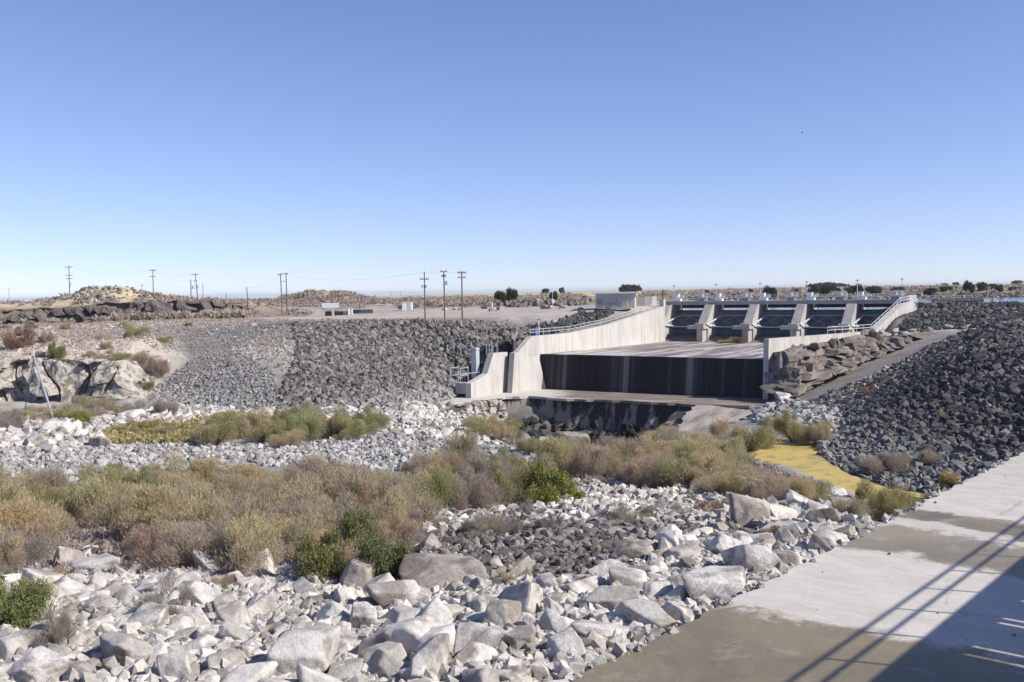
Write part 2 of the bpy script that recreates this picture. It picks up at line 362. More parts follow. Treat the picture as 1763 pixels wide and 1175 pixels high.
r = geometry.delaunay_2d_cdt([Vector(p[:2]) for p in pts], edges, [], 0, 1e-4)
nv, _, tri, orig = r[0], r[1], r[2], r[3]
CP = np.zeros((len(nv), 7))
src2 = np.array([p[:2] for p in pts])
for i, v in enumerate(nv):
    if orig[i]: j = orig[i][0]; val = (pts[j][2],) + CL[cls[j]]
    else:
        d = np.hypot(src2[:, 0] - v.x, src2[:, 1] - v.y); ks = np.argsort(d)[:4]; ww = 1 / (d[ks] + .01); ww /= ww.sum()
        val = tuple(sum(ww[a] * np.array((pts[ks[a]][2],) + CL[cls[ks[a]]]) for a in range(4)))
    CP[i] = (v.x, v.y) + tuple(val)
TRI = [t for t in tri if len(t) == 3]
_L0 = Vector((4.5, 159)); _FU = Vector((.539, .842)).normalized(); _FC = Vector((_FU.y, -_FU.x))
_s = lambda u, s: tuple(_L0 + _FU * u + _FC * s)
STAMPS = [([W(a, b_, -14.15) for a, b_ in POOL], -14.5),
          ([W(a, b_, -15.5) for a, b_ in [(770, 698), (770, 689), (812, 679), (890, 671)]] + [_s(-7, -1.2), _s(1.5, -1.2), _s(1.5, 37.5), _s(-2, 37.8)] + [W(a, b_, -15.5) for a, b_ in [(1334, 691), (1290, 699), (1197, 697), (1040, 688.5), (950, 685.5), (835, 687)]], -16.1),
          ([_s(.8, -1), _s(.8, 37.8), (57.5, 158.5), _s(52, 46), _s(64, 46), _s(64, -2), _s(50, -2)], -11.3)]
BUMPS = [(D(185, 312, 0), 14, 10, 4.6), (D(225, 325, 0), 20, 12, 2.0), (D(580, 345, 0), 13, 14, 3.6), (D(520, 345, 0), 12, 12, 1.6), (D(30, 320, 0), 30, 14, .9)]
def interp(x, y):
    x = np.asarray(x, float); y = np.asarray(y, float)
    out = np.zeros((len(x), 5)); out[:, 0] = -12; done = np.zeros(len(x), bool); out[:, 1:4] = .3
    for t in TRI:
        a, b, c = CP[t[0]], CP[t[1]], CP[t[2]]
        det = (b[1] - c[1]) * (a[0] - c[0]) + (c[0] - b[0]) * (a[1] - c[1])
        if abs(det) < 1e-9: continue
        m = (x >= min(a[0], b[0], c[0])) & (x <= max(a[0], b[0], c[0])) & (y >= min(a[1], b[1], c[1])) & (y <= max(a[1], b[1], c[1])) & ~done
        idx = np.nonzero(m)[0]
        if not len(idx): continue
        X = x[idx]; Y = y[idx]
        l1 = ((b[1] - c[1]) * (X - c[0]) + (c[0] - b[0]) * (Y - c[1])) / det
        l2 = ((c[1] - a[1]) * (X - c[0]) + (a[0] - c[0]) * (Y - c[1])) / det
        l3 = 1 - l1 - l2
        k = (l1 >= -1e-7) & (l2 >= -1e-7) & (l3 >= -1e-7); idx = idx[k]
        out[idx] = l1[k, None] * a[2:] + l2[k, None] * b[2:] + l3[k, None] * c[2:]; done[idx] = True
    rg = out[:, 4]
    out[:, 0] += rg * fbm(x, y, 6, 5, 3) * 1.6
    for poly, lv in STAMPS:
        k = inpoly(x, y, poly); out[k, 0] = np.minimum(out[k, 0], lv)
    for (bx, by, _), sx, sy, h in BUMPS:
        out[:, 0] += h * np.exp(-((x - bx) / sx) ** 2 - ((y - by) / sy) ** 2) * (1 + .25 * fbm(x, y, 8, 4, 5))
    return out
def Hs(x, y): return interp(x, y)[:, 0]
def H(x, y): return float(interp([x], [y])[0, 0])

NA, NR = 860, 760
az = np.radians(np.linspace(-58, 66, NA)); rr = np.concatenate([[1.0, 5.0], np.geomspace(9, 9000, NR - 2)])
AZ, RR = np.meshgrid(az, rr); X = (RR * np.sin(AZ)).ravel(); Y = (RR * np.cos(AZ)).ravel() - 0.0
T = interp(X, Y)
ii = np.arange(NR * NA).reshape(NR, NA)
Fq = np.stack([ii[:-1, :-1], ii[:-1, 1:], ii[1:, 1:], ii[1:, :-1]], -1).reshape(-1, 4)[:, ::-1]
mg, nt, b = mat('ground')
at = N(nt, 'Attribute', attribute_name='tint'); v = coords(nt)
n1 = noise(nt, v, .35, 8, .65); n2 = noise(nt, v, 4, 6, .7)
c = mixc(nt, 1.0, at.outputs['Color'], ramp(nt, n1, [(.3, g(.62)), (.5, g(1)), (.7, g(1.2))]), 'MULTIPLY')
c = mixc(nt, 1.0, c, ramp(nt, n2, [(.3, g(.7)), (.6, g(1.12))]), 'MULTIPLY')
nt.links.new(c, b.inputs['Base Color']); b.inputs['Roughness'].default_value = .95; bump(nt, b, n2, .8, .12)
M['ground'] = mg
me = fast_mesh('ground', np.stack([X, Y, T[:, 0]], 1), Fq, 'ground', True)
ca = me.color_attributes.new('tint', 'FLOAT_COLOR', 'POINT')
ca.data.foreach_set('color', np.concatenate([T[:, 1:4], np.ones((len(T), 1))], 1).astype('f').ravel())
ground = bpy.data.objects.new('ground', me); S.collection.objects.link(ground); tag(ground, kind='structure')

# ------------------------------------------------------------------ water
mw, nt, b = mat('reservoir_water'); b.inputs['Base Color'].default_value = (.06, .13, .22, 1); b.inputs['Roughness'].default_value = .12
v = coords(nt); bump(nt, b, noise(nt, v, 1.2, 4), .25, .05); M['water'] = mw
MB().add([(30, 208, -4.7), (80, 189, -4.7), (420, 190, -4.7), (420, 400, -4.7), (60, 400, -4.7)], [(0, 1, 2, 3, 4)]).build('reservoir_water', 'water')['kind'] = 'structure'
ma, nt, b = mat('algae_water'); v = coords(nt)
n = noise(nt, v, .35, 8, .7, .8); n2 = noise(nt, v, 5, 5, .7)
c = ramp(nt, n, [(.30, (.06, .075, .04)), (.38, (.28, .24, .08)), (.50, (.48, .36, .11)), (.7, (.56, .43, .15))])
c = mixc(nt, 1.0, c, ramp(nt, n2, [(.3, g(.85)), (.7, g(1.08))]), 'MULTIPLY')
nt.links.new(c, b.inputs['Base Color']); b.inputs['Roughness'].default_value = .7; M['algae'] = ma
pp = []
for i, (a, b_) in enumerate(POOL):
    a2, b2 = POOL[(i + 1) % len(POOL)]
    for k in range(8): u_ = a + (a2 - a) * k / 8; v_ = b_ + (b2 - b_) * k / 8; pp.append(W(u_ + (u_ - 1420) * .12 + random.uniform(-2.5, 2.5), v_ + (v_ - 815) * .15 + random.uniform(-1.5, 1.5), -14.15))
MB().add(pp, [tuple(range(len(pp)))]).build('pool_water', 'algae')['kind'] = 'structure'
MB().add([(2, 90, -21.2), (34, 90, -21.2), (34, 150, -21.2), (2, 150, -21.2)], [(0, 1, 2, 3)]).build('plunge_pool_water', plain('dark_pool_water', (.02, .02, .018), .15))['kind'] = 'structure'

# ------------------------------------------------------------------ spillway dam
L0 = Vector((4.5, 159, 0)); FU = Vector((.539, .842, 0)).normalized(); FC = Vector((FU.y, -FU.x, 0)); UP = Vector((0, 0, 1))
def SP(u, s, z): v = L0 + FU * u + FC * s; return Vector((v.x, v.y, z))
AX = (FC, FU, UP)
GU = 48.9
PIERS = [-1.9, 7.3, 16.6, 25.9, 35.2, 44.6]
RW = 37.2

m, nt, b = mat('streaked_chute_concrete'); v = coords(nt, 'pos', (.75, .045, 1), (0, 0, R(32.6)))
n = noise(nt, v, .9, 6, .6, .5); v0 = coords(nt); n2 = noise(nt, v0, 1.5, 5)
c = mixc(nt, ramp(nt, n, [(.47, g(0)), (.51, g(.9))]), (.52, .48, .43), (.15, .11, .085))
c = mixc(nt, 1.0, c, ramp(nt, n2, [(.3, g(.85)), (.7, g(1.08))]), 'MULTIPLY')
nt.links.new(c, b.inputs['Base Color']); b.inputs['Roughness'].default_value = .5; M['chute'] = m
# weir face: stripes of black algae running straight down
m, nt, b = mat('stained_weir_face'); v = coords(nt, 'pos', (1, .12, .0), (0, 0, R(-32.6)))
vv = coords(nt, 'pos', (1, 0, 0), (0, 0, R(32.6)))
n = noise(nt, vv, .17, 3, .7); nf = noise(nt, vv, 3, 3, .6); nz = noise(nt, coords(nt), 2, 5)
c = ramp(nt, n, [(.40, (.020, .019, .021)), (.53, (.034, .032, .034)), (.57, (.07, .066, .066)), (.60, (.17, .165, .16)), (.68, (.22, .21, .20))])
c = mixc(nt, 1.0, c, ramp(nt, nf, [(.3, g(.65)), (.7, g(1.35))]), 'MULTIPLY')
c = mixc(nt, 1.0, c, ramp(nt, nz, [(.3, g(.9)), (.7, g(1.1))]), 'MULTIPLY')
nt.links.new(c, b.inputs['Base Color']); b.inputs['Roughness'].default_value = .9; b.inputs['Specular IOR Level'].default_value = .15; M['weir'] = m
m, nt, b = mat('stained_ledge_concrete'); v = coords(nt, 'pos', (.12, .6, 1), (0, 0, R(32.6)))
n = noise(nt, v, 1.1, 6, .65, .6); sx = N(nt, 'SeparateXYZ'); nt.links.new(coords(nt), sx.inputs[0])
mr = N(nt, 'MapRange'); nt.links.new(sx.outputs[0], mr.inputs[0]); mr.inputs[1].default_value = 1; mr.inputs[2].default_value = 10; mr.inputs[3].default_value = -.35; mr.inputs[4].default_value = .1
ad = N(nt, 'Math', operation='ADD'); nt.links.new(n, ad.inputs[0]); nt.links.new(mr.outputs[0], ad.inputs[1])
c = mixc(nt, ramp(nt, ad.outputs[0], [(.42, g(0)), (.55, g(.9))]), (.50, .47, .42), (.15, .11, .085))
nt.links.new(c, b.inputs['Base Color']); M['ledge'] = m

dam = thing('spillway', 'white concrete dam spillway with long chute wall, dark stained weir and gate piers', 'spillway', SP(20, 18, -15))
fl = MB().prism([SP(0, 0, -10.05), SP(0, RW, -10.05), SP(26.5, 44.6, -10.3), SP(GU, 46, -10.4), SP(GU, -2.4, -10.4), SP(GU - .01, 0, -10.4)], (0, 0, -.8)).build('chute_floor', 'chute', dam)
b_ = MB()
nb = 40
face = [SP(-.02, 0, -10.0), SP(-.02, RW, -10.0), SP(-.9, RW, -15.7), SP(-.9, 0, -15.7)]
b_.prism([SP(.5, 0, -10.0), SP(-.02, 0, -10.0), SP(-.9, 0, -15.9), SP(.5, 0, -15.9)], FC * RW)
b_.build('weir', 'weir', dam)
# main left wall: inner face at s=0, thickness to s=-.9
def wall(poly, s0, s1, name, m='conc', u_off=0): return MB().prism([SP(u, s0, z) for u, z in poly], FC * (s1 - s0)).build(name, m, dam)
wall([(GU - .6, -3.4), (GU, -3.4), (GU, -10.6), (0, -10.6), (-.4, -15.7), (-8.6, -15.7), (-7.7, -9.35), (-6.7, -9.3), (-2.6, -7.05), (10, -7.05), (24, -6.15)], -.9, 0, 'chute_wall')
wall([(-7.2, -9.28), (-11.1, -9.24), (-12.9, -12.2), (-17.2, -13.3), (-17.2, -15.7), (-7.2, -15.7)], -2.6, -1.6, 'wing_wall')
# curved fillet between wall and weir toe
f = MB(); nseg = 8
for k in range(nseg):
    a0 = k / nseg; a1 = (k + 1) / nseg
    q = lambda a, z0: (SP(-.9 - 5.5 * a, .02 + 1.5 * (1 - a) ** 2 * (1 if z0 < -12 else .15), z0))
    f.add([q(a0, -15.5), q(a1, -15.5), q(a1, -10.2), q(a0, -10.2)], [(0, 1, 2, 3)])
f.build('wall_fillet', 'conc', dam)
for u0 in range(6, 48, 6):
    pass
# right wall: from A toward R, then return face
Rp = SP(0, RW, 0); Ap = Vector((57.3, 160, 0)); rd = (Ap - Rp).normalized(); rn = Vector((rd.y, -rd.x, 0))
Bp = SP(GU + 4, 45.4, 0)
MB().prism([Rp - rd * 1.2 + UP * -7.05, Ap + UP * -7.2, Ap + UP * -11, Rp + rd * 1 + UP * -11, Rp + rd * 1 + UP * -16, Rp - rd * 1.6 + UP * -16], rn * .8).build('right_wall', 'conc', dam)
rd2 = (Bp - Ap).normalized(); rn2 = Vector((rd2.y, -rd2.x, 0)); LB = (Bp - Ap).length
MB().prism([Ap + UP * -7.2, Ap + rd2 * (LB * .72) + UP * -3.2, Bp + UP * -2.9, Bp + UP * -11, Ap + UP * -11], rn2 * 1.0).build('abutment_wall', 'conc', dam)
# ledge
led = [(925, 668), (1327, 686), (1334, 691), (1290, 699), (1197, 697.5), (1165, 694), (1120, 693), (1085, 690.5), (1040, 688.5), (990, 687), (950, 685.5), (910, 682), (870, 683.5), (835, 687), (805, 692), (770, 698), (735, 697), (770, 689), (812, 678)]
led2 = []
for i, (a, c_) in enumerate(led):
    a2, c2 = led[(i + 1) % len(led)]; n = 3 if 3 <= i <= 17 else 1
    for k in range(n): led2.append((a + (a2 - a) * k / n + (random.uniform(-2, 2) if k else 0), c_ + (c2 - c_) * k / n + (random.uniform(-.7, .9) if k else 0)))
MB().prism([W(a, c_, -15.45) for a, c_ in led2], (0, 0, -.35)).build('toe_slab', 'ledge', dam)
sl_ = [(1197, 697.5, -15.5), (1290, 699, -15.5), (1334, 691, -15.5), (1310, 718, -16.1), (1255, 742, -17.0), (1165, 743, -17.4), (1180, 720, -16.4)]
m, nt, b = mat('worn_spill_concrete'); n = noise(nt, coords(nt, 'pos', (.9, .12, 1), (0, 0, R(32.6))), 1.0, 7, .65, .4)
c = ramp(nt, n, [(.35, (.16, .13, .11)), (.5, (.27, .24, .215)), (.65, (.36, .335, .305))]); nt.links.new(c, b.inputs['Base Color']); bump(nt, b, noise(nt, coords(nt), 2, 7), .4, .1)
A0, A1, B0, B1 = [Vector(W(*q)) for q in ((1197, 697.5, -15.47), (1334, 691, -15.47), (1163, 744, -17.4), (1312, 722, -16.9))]
gv = []; nu, nw = 26, 20
for j in range(nw + 1):
    t_ = j / nw
    for i in range(nu + 1):
        s_ = i / nu; a_ = A0.lerp(A1, s_); c_ = B0.lerp(B1, s_); q = a_.lerp(c_, t_); q.z = a_.z + (c_.z - a_.z) * t_ ** 1.5 - .5 * max(0, s_ - .75) ** 2 * 6 * t_
        if i == 0: q.x += random.uniform(-.35, .3)
        gv.append(q)
gf = [(j * (nu + 1) + i, j * (nu + 1) + i + 1, (j + 1) * (nu + 1) + i + 1, (j + 1) * (nu + 1) + i) for j in range(nw) for i in range(nu)]
k0 = len(gv); gv += [q - UP * .7 for q in gv]; gf += [tuple(k + k0 for k in f_[::-1]) for f_ in gf]
rim = [i for i in range(nu + 1)] + [j * (nu + 1) + nu for j in range(1, nw + 1)] + [nw * (nu + 1) + i for i in range(nu - 1, -1, -1)] + [j * (nu + 1) for j in range(nw - 1, 0, -1)]
gf += [(rim[k], rim[(k + 1) % len(rim)], rim[(k + 1) % len(rim)] + k0, rim[k] + k0) for k in range(len(rim))]
MB().add(gv, gf).build('spill_slab', m, dam)
# piers
for s in PIERS:
    pb = MB()
    if s > 0 and s < 44: pb.prism([SP(GU + v_, s - .6, z) for v_, z in [(0, -10.8), (0, -7.9), (8.5, -7.9), (8.5, -10.8)]], FC * 1.2)
    pb.prism([SP(GU + v_, s - .85, z) for v_, z in [(.9, -7.25), (5.2, -3.2), (12.5, -3.2), (12.5, -10.8), (2.2, -10.8), (2.2, -7.25)]], FC * 1.7)
    p = pb.build('pier', 'conc_grey', dam)
    MB().box(SP(GU + .9, s - .7, -7.55), (3.4, 2.6, .68), AX).box(SP(GU + 1.3, s - .3, -7.05), (2.0, 1.6, .36), AX).build('trunnion_block', 'conc_grey', p)
MB().prism([SP(GU + v_, -2.4, z) for v_, z in [(0, -10.5), (1.2, -10.3), (3, -9.95), (5, -9.55), (7, -9.25), (10, -9.2), (13, -9.4), (13, -11), (0, -11)]], FC * 47.6).build('gate_sill', 'conc_dark', dam)
dk = MB(); dk.box(SP(GU + 8.6, 21.4, -2.62), (49, 4.6, .3), AX)
for v_ in (6.7, 8.6, 10.5): dk.box(SP(GU + v_, 21.4, -3.0), (48.6, .35, .5), AX)
dk.build('bridge_deck', 'conc_grey', dam)
MB().box(SP(GU + 11.2, 21.4, -3.45), (48.4, .3, 1.1), AX).build('upstream_beam', plain('rust_red_steel', (.12, .05, .045), .7), dam)
# gates
def gate(sa, sb, label):
    c0 = (sa + sb) / 2; wd = sb - sa - 1.75
    t = thing('radial_gate', label, 'sluice gate', SP(GU + 8, c0, -9.1), 'radial gates between the spillway piers')
    pr = lambda z: 1.0 + math.sqrt(max(.1, 7.4 ** 2 - (z + 7.0) ** 2))
    zs = [-9.2, -8.4, -7.6, -6.8, -6.0, -5.2, -4.7, -4.35]
    sk = MB()
    for a, c_ in zip(zs[:-1], zs[1:]): sk.prism([SP(GU + pr(a), c0 - wd / 2, a), SP(GU + pr(c_), c0 - wd / 2, c_), SP(GU + pr(c_) + .05, c0 - wd / 2, c_), SP(GU + pr(a) + .05, c0 - wd / 2, a)], FC * wd)
    sk.build('skin_plate', 'steel_dark', t)
    rb = MB(); n = 20
    for k in range(n + 1):
        s = c0 - wd / 2 + .1 + (wd - .2) * k / n
        for a, c_ in zip(zs[:-1], zs[1:]): rb.beam(SP(GU + pr(a) - .14, s, a), SP(GU + pr(c_) - .14, s, c_ + .02), .07, .26)
    rb.build('ribs', 'steel_grey', t)
    for z, d in ((-5.45, .35), (-7.75, .35)):
        MB().box(SP(GU + pr(z) - .55, c0, z), (wd, .5, d), AX).build('girder', 'steel_grey', t)
    MB().box(SP(GU + 4.6, c0, -7.62), (wd + .4, .12, .14), AX).build('walkway_rail', 'steel_light', t)
    for sg in (-1, 1):
        e = c0 + sg * (wd / 2 - .25)
        MB().beam(SP(GU + 1.0, e, -7.0), SP(GU + pr(-5.45) - .6, e - sg * .6, -5.45), .18, .22).beam(SP(GU + 1.0, e, -7.0), SP(GU + pr(-7.75) - .6, e - sg * .6, -7.75), .18, .2).beam(SP(GU + 4.6, e, -6.3), SP(GU + 4.6, e, -7.4), .14, .14).build('arm', 'steel_grey' if sg > 0 else 'steel_light', t)  # lighter colour on the left arm stands in for sunlight on it
    x = MB()
    for sg in (-1, 1):
        x.beam(SP(GU + 6.6, c0 - sg * wd * .46, -7.5), SP(GU + 6.6, c0, -5.6), .12, .12).beam(SP(GU + 6.5, c0 - sg * wd * .46, -5.6), SP(GU + 6.5, c0, -7.5), .1, .1)
    x.build('cross_brace', 'steel_grey', t)
    for sg in (-1, 1):
        MB().tube([SP(GU + pr(-4.4) - .1, c0 + sg * wd * .3, -4.5), SP(GU + 8.0, c0 + sg * wd * .3, -2.8)], .05, 5).build('hoist_cable', 'wire', t)
gl = ['dark radial gate in the first bay beside the long white chute wall', 'dark ribbed radial gate in the second bay from the long white wall', 'dark ribbed radial gate in the middle bay of the spillway', 'dark ribbed radial gate in the fourth bay, beyond the railing on the low right wall', 'dark radial gate in the last bay, partly behind the white sloping abutment wall']
for i in range(5): gate(PIERS[i], PIERS[i + 1], gl[i])
# hoists
ords = ['first', 'second', 'third', 'fourth', 'fifth']
def hoist(s, label, solar, grp):
    t = thing('hoist_unit', label, 'gate hoist', SP(GU + 7.6, s, -2.47), grp)
    MB().box(SP(GU + 7.4, s, -2.17), (1.5, 1.0, .6), AX).build('base', 'white' if not solar else 'steel_grey', t)
    MB().box(SP(GU + 7.5, s - .2, -1.45), (.9, .9, .8), AX).box(SP(GU + 7.5, s - .2, -1.02), (1.05, 1.0, .08), AX).build('cabinet', 'white' if not solar else 'galv', t)
    MB().tube([SP(GU + 7.4, s + .3, -1.75), SP(GU + 7.4, s + 1.25, -1.75)], .22, 8).build('motor', 'galv', t)
    MB().beam(SP(GU + 6.9, s + 1.4, -1.9), SP(GU + 6.9, s + 1.4, -1.1), .07, .07).beam(SP(GU + 6.9, s + .5, -1.15), SP(GU + 6.9, s + 1.4, -1.15), .06, .06).beam(SP(GU + 6.9, s + .5, -1.5), SP(GU + 6.9, s + 1.4, -1.5), .05, .05).build('guard', 'white', t)
    if solar:
        MB().beam(SP(GU + 8, s + .9, -2.4), SP(GU + 8, s + .9, -.75), .08, .08).build('mast', 'galv', t)
        MB().box(SP(GU + 8, s + .9, -.5), (.9, .06, .7), (FC, (FU * .8 + UP * .6).normalized(), (UP * .8 - FU * .6).normalized())).build('solar_panel', 'panel', t)
for i, s in enumerate([-.4, 8.6, 17.8, 27.1, 36.6]):
    hoist(s, f'white hoist cabinet on the gate deck, {ords[i]} white one from the long chute wall', False, 'white hoist cabinets on the gate deck')
for i, s in enumerate([4.9, 14.1, 23.2, 32.7, 42.6]):
    hoist(s, f'grey hoist box with tilted solar panel, {ords[i]} from the long chute wall', True, 'grey hoist boxes with solar panels')
def lamp(p, h, label, grp, m='galv', arm=.5):
    p = Vector(p); t = thing('lamp_post', label, 'lamp post', p, grp)
    MB().tube([p, p + UP * h], .085, 6, .06).build('post', m, t)
    MB().box(p + UP * (h + .06), (arm, .32, .14)).box(p + UP * (h + .16), (arm * .5, .2, .08)).build('lamp_head', 'steel_grey', t)
for i, (px, yt) in enumerate([(1161, 493), (1233, 490), (1309, 488), (1389, 486), (1476, 483), (1553, 481)]):
    # station of the post on the upstream edge of the deck
    k = ray(px, 515); k = k.x / k.y; b0 = SP(GU + 10.4, 0, 0); s = (k * b0.y - b0.x) / (FC.x - k * FC.y); q = SP(GU + 10.4, s, -2.47)
    top = P(px, yt, q.y)[2]
    lamp(q, top + 2.4, f'thin lamp post on the gate deck, {(ords + ["last"])[i]} from the long chute wall', 'lamp posts along the gate deck')
q = Vector(P(928, 580, 161)); lamp((q.x, q.y, -7.1), P(928, 549, 161)[2] + 6.9, 'white lamp post beside the blue drum at the end of the chute wall railing', None, 'white', .7)

def railing(pts_, label, group=None, h=1.05, step=2.2, m='galv', rails=(1.0, .55), name='railing', r=.035):
    pts_ = [Vector(p) for p in pts_]; t = thing(name, label, 'railing', pts_[0], group)
    posts = []
    for a, c_ in zip(pts_[:-1], pts_[1:]):
        n = max(1, round((c_ - a).length / step)); posts += [a.lerp(c_, k / n) for k in range(n)]
    posts.append(pts_[-1])
    for q in posts: MB().tube([q, q + UP * h], r, 5).build('post', m, t)
    for f_ in rails: MB().tube([p + UP * h * f_ for p in pts_], r, 5).build('rail', m, t)
    return t
railing([SP(-2.2, -.5, -7.05), SP(10, -.5, -7.05), SP(24, -.5, -6.15), SP(GU - 1.5, -.5, -3.5)], 'galvanised railing climbing along the top of the long white chute wall', r=.045)
railing([Ap - rd * 14 + rn * .4 + UP * -7.12, Ap + rn * .4 + UP * -7.2], 'short white railing on the low right wall beside the bench', m='white', r=.035)
railing([Ap + rn2 * .5 + UP * -7.2, Ap + rd2 * (LB * .72) + rn2 * .5 + UP * -3.2, Bp + rn2 * .5 + UP * -2.9], 'white stair railing climbing the sloping abutment wall', m='white', r=.035)
railing([SP(GU + 6.4, -1.5, -2.47), SP(GU + 6.4, 44, -2.47)], 'near railing along the downstream edge of the gate deck', r=.03, step=3)
railing([SP(GU + 10.8, -1.5, -2.47), SP(GU + 10.8, 44, -2.47)], 'far railing along the upstream edge of the gate deck', r=.03, step=3)
railing([Bp + Vector((1.5, 2, -2.95)), Bp + Vector((6, 1, -2.95)), Bp + Vector((11, 0, -2.95))], 'railing past the white block at the right end of the gate deck', r=.03)
MB().box(Bp + Vector((.9, .5, -2.35)), (1.3, 1.3, 1.3)).build('concrete_block', 'white')
tag(bpy.data.objects['concrete_block'], 'white concrete block at the right end of the gate deck', 'concrete block')
MB().box(SP(GU, -.6, -2.75), (1.0, 1.0, 1.5), AX).build('concrete_pillar', 'conc'); tag(bpy.data.objects['concrete_pillar'], 'white concrete pillar at the top end of the long chute wall', 'pillar')
q = SP(GU + 1, -.9, -2.4); MB().tube([q, q + UP * 2.3], .14, 6).build('dark_post', 'steel_dark'); tag(bpy.data.objects['dark_post'], 'dark post standing behind the pillar at the top of the chute wall', 'post')
t = thing('control_cabinet', 'pair of grey control cabinets between the block building and the gates', 'cabinet', D(1118, 204, -3.3))
q = Vector(D(1115, 204, -3.3)); MB().box(q + Vector((0, 0, .95)), (1.5, .9, 1.9)).build('cabinet_body', 'tanwall', t); MB().box(q + Vector((1.3, 0, .95)), (.9, .9, 1.9)).build('cabinet_door', 'white', t)
railing([D(1096, 205, -3.4), D(1128, 203, -3.4), SP(GU - 1, -2.5, -3.3)], 'white yard railing in front of the grey control cabinets', m='white', r=.035)
# blue drum
q = Vector((P(922, 580, 160.5)[0], 160.5, -7.1)); MB().tube([q, q + UP * .9], .38, 12).tube([q + UP * .3, q + UP * .36], .41, 12).tube([q + UP * .6, q + UP * .66], .41, 12).build('drum', 'blue'); tag(bpy.data.objects['drum'], 'blue plastic drum beside the white lamp post', 'drum')
# gauge platforms left of the wing wall
t = thing('gauge_platform', 'steel stair platform with guard posts beside the wing wall end', 'platform', SP(-17, -4.2, -15))
MB().box(SP(-16.3, -3.6, -14.1), (1.8, 1.6, 1.6), AX).build('plinth', 'conc_grey', t)
fr = MB()
for u_, s_ in ((-17.6, -5), (-17.6, -3.2), (-15.6, -5), (-15.6, -3.2)): fr.tube([SP(u_, s_, -13.4), SP(u_, s_, -10.9)], .06, 5)
for z in (-11.1, -12.2): fr.tube([SP(-17.6, -5, z), SP(-17.6, -3.2, z), SP(-15.6, -3.2, z)], .05, 5); fr.tube([SP(-17.6, -5, z), SP(-15.6, -5, z)], .05, 5)
fr.tube([SP(-17.6, -3.2, -12.0), SP(-13, -3.0, -12.0)], .05, 5); fr.build('frame', 'galv', t)
t = thing('gauge_shelter', 'tall grey gauge cabinet standing behind the step of the wing wall', 'cabinet', SP(-12, -4, -13))
MB().box(SP(-12.2, -4.2, -10.8), (.9, .9, 4.2), AX).build('cabinet_body', 'galv', t); MB().box(SP(-12.2, -4.2, -8.6), (.9, .9, .5), AX).build('cap', 'galv', t)
for u_, s_ in ((-9.6, -3.4), (-10.3, -3.4), (-8.9, -3.4)): MB().tube([SP(u_, s_, -9.6), SP(u_, s_, -7.9)], .05, 5).build('pipe', 'galv', t)

# ------------------------------------------------------------------ wall of the plunge hole
def drape_cliff(name, top, base, nx, nz, m, amp, seed, label, cat, over=.5, sc=2.2, blocky=0):
    """rock face between two 3-D polylines, displaced outwards along its normal, closed at the back"""
    def samp(pl, t):
        d = [0]; 
        for a, c_ in zip(pl[:-1], pl[1:]): d.append(d[-1] + math.hypot(a[0] - c_[0], a[1] - c_[1]))
        return np.stack([np.interp(t * d[-1], d, [p[i] for p in pl]) for i in range(3)], -1)
    tt = np.linspace(0, 1, nx); A = samp(top, tt); B = samp(base, tt); ln = sum(math.hypot(a[0] - c_[0], a[1] - c_[1]) for a, c_ in zip(top[:-1], top[1:]))
    dx = np.gradient(A[:, 0]); dy = np.gradient(A[:, 1]); nn = np.stack([dy, -dx], -1); nn /= np.linalg.norm(nn, axis=1)[:, None] + 1e-9
    if np.mean(nn[:, 1]) > 0: nn = -nn
    k = np.linspace(0, 1, nz)[:, None]
    P3 = A[None] * (1 - k[..., None]) + B[None] * k[..., None]
    U = (tt * ln)[None].repeat(nz, 0); V = (np.linalg.norm(A - B, axis=1)[None] * k)
    d = fbm(U.ravel() * 1.0, V.ravel() * .55, sc, 5, seed).reshape(nz, nx)
    if blocky:
        ph = fbm(U.ravel() * .3, V.ravel() * .3, 3, 2, seed + 5).reshape(nz, nx) * 2.5
        colr = np.floor(U / blocky + ph); rowr = np.floor(V / (blocky * .8) + ph * .5 + colr * .37)
        hsh = np.sin(colr * 12.9 + rowr * 78.2 + seed) * 43758.5; hsh -= np.floor(hsh)
        fr_ = np.abs((U / blocky + ph) % 1 - .5); cr = np.clip((fr_ - .40) / .1, 0, 1)
        d = d * .5 + (hsh - .5) * 1.5 - cr * 1.0
    env = np.minimum(1, np.minimum(k * 6, 1) * 1 + .25) * np.clip((1 - k) * 7, .25, 1)
    P3[..., 0] += nn[None, :, 0] * (d * amp * env + over * (1 - k) * 0); P3[..., 1] += nn[None, :, 1] * (d * amp * env)
    P3[..., 2] += fbm(U.ravel(), V.ravel(), sc * .7, 4, seed + 9).reshape(nz, nx) * amp * .22
    back = P3.copy(); back[..., 0] -= nn[None, :, 0] * 2.5; back[..., 1] -= nn[None, :, 1] * 2.5; back[..., 2] -= .3
    n_ = nx * nz; ii = np.arange(n_).reshape(nz, nx)
    q = np.stack([ii[:-1, :-1], ii[:-1, 1:], ii[1:, 1:], ii[1:, :-1]], -1).reshape(-1, 4)
    def strip(a, c_): return np.stack([a[:-1], a[1:], c_[1:], c_[:-1]], -1)
    Fs = [q, q[:, ::-1] + n_, strip(ii[0], ii[0] + n_)[:, ::-1], strip(ii[-1], ii[-1] + n_), strip(ii[:, 0], ii[:, 0] + n_), strip(ii[:, -1], ii[:, -1] + n_)[:, ::-1]]
    me = fast_mesh(name, np.concatenate([P3.reshape(-1, 3), back.reshape(-1, 3)]), np.concatenate(Fs), m, False)
    bm = bmesh.new(); bm.from_mesh(me); bmesh.ops.recalc_face_normals(bm, faces=bm.faces); bm.to_mesh(me); bm.free()
    o = bpy.data.objects.new(name, me); S.collection.objects.link(o); tag(o, label, cat); return o
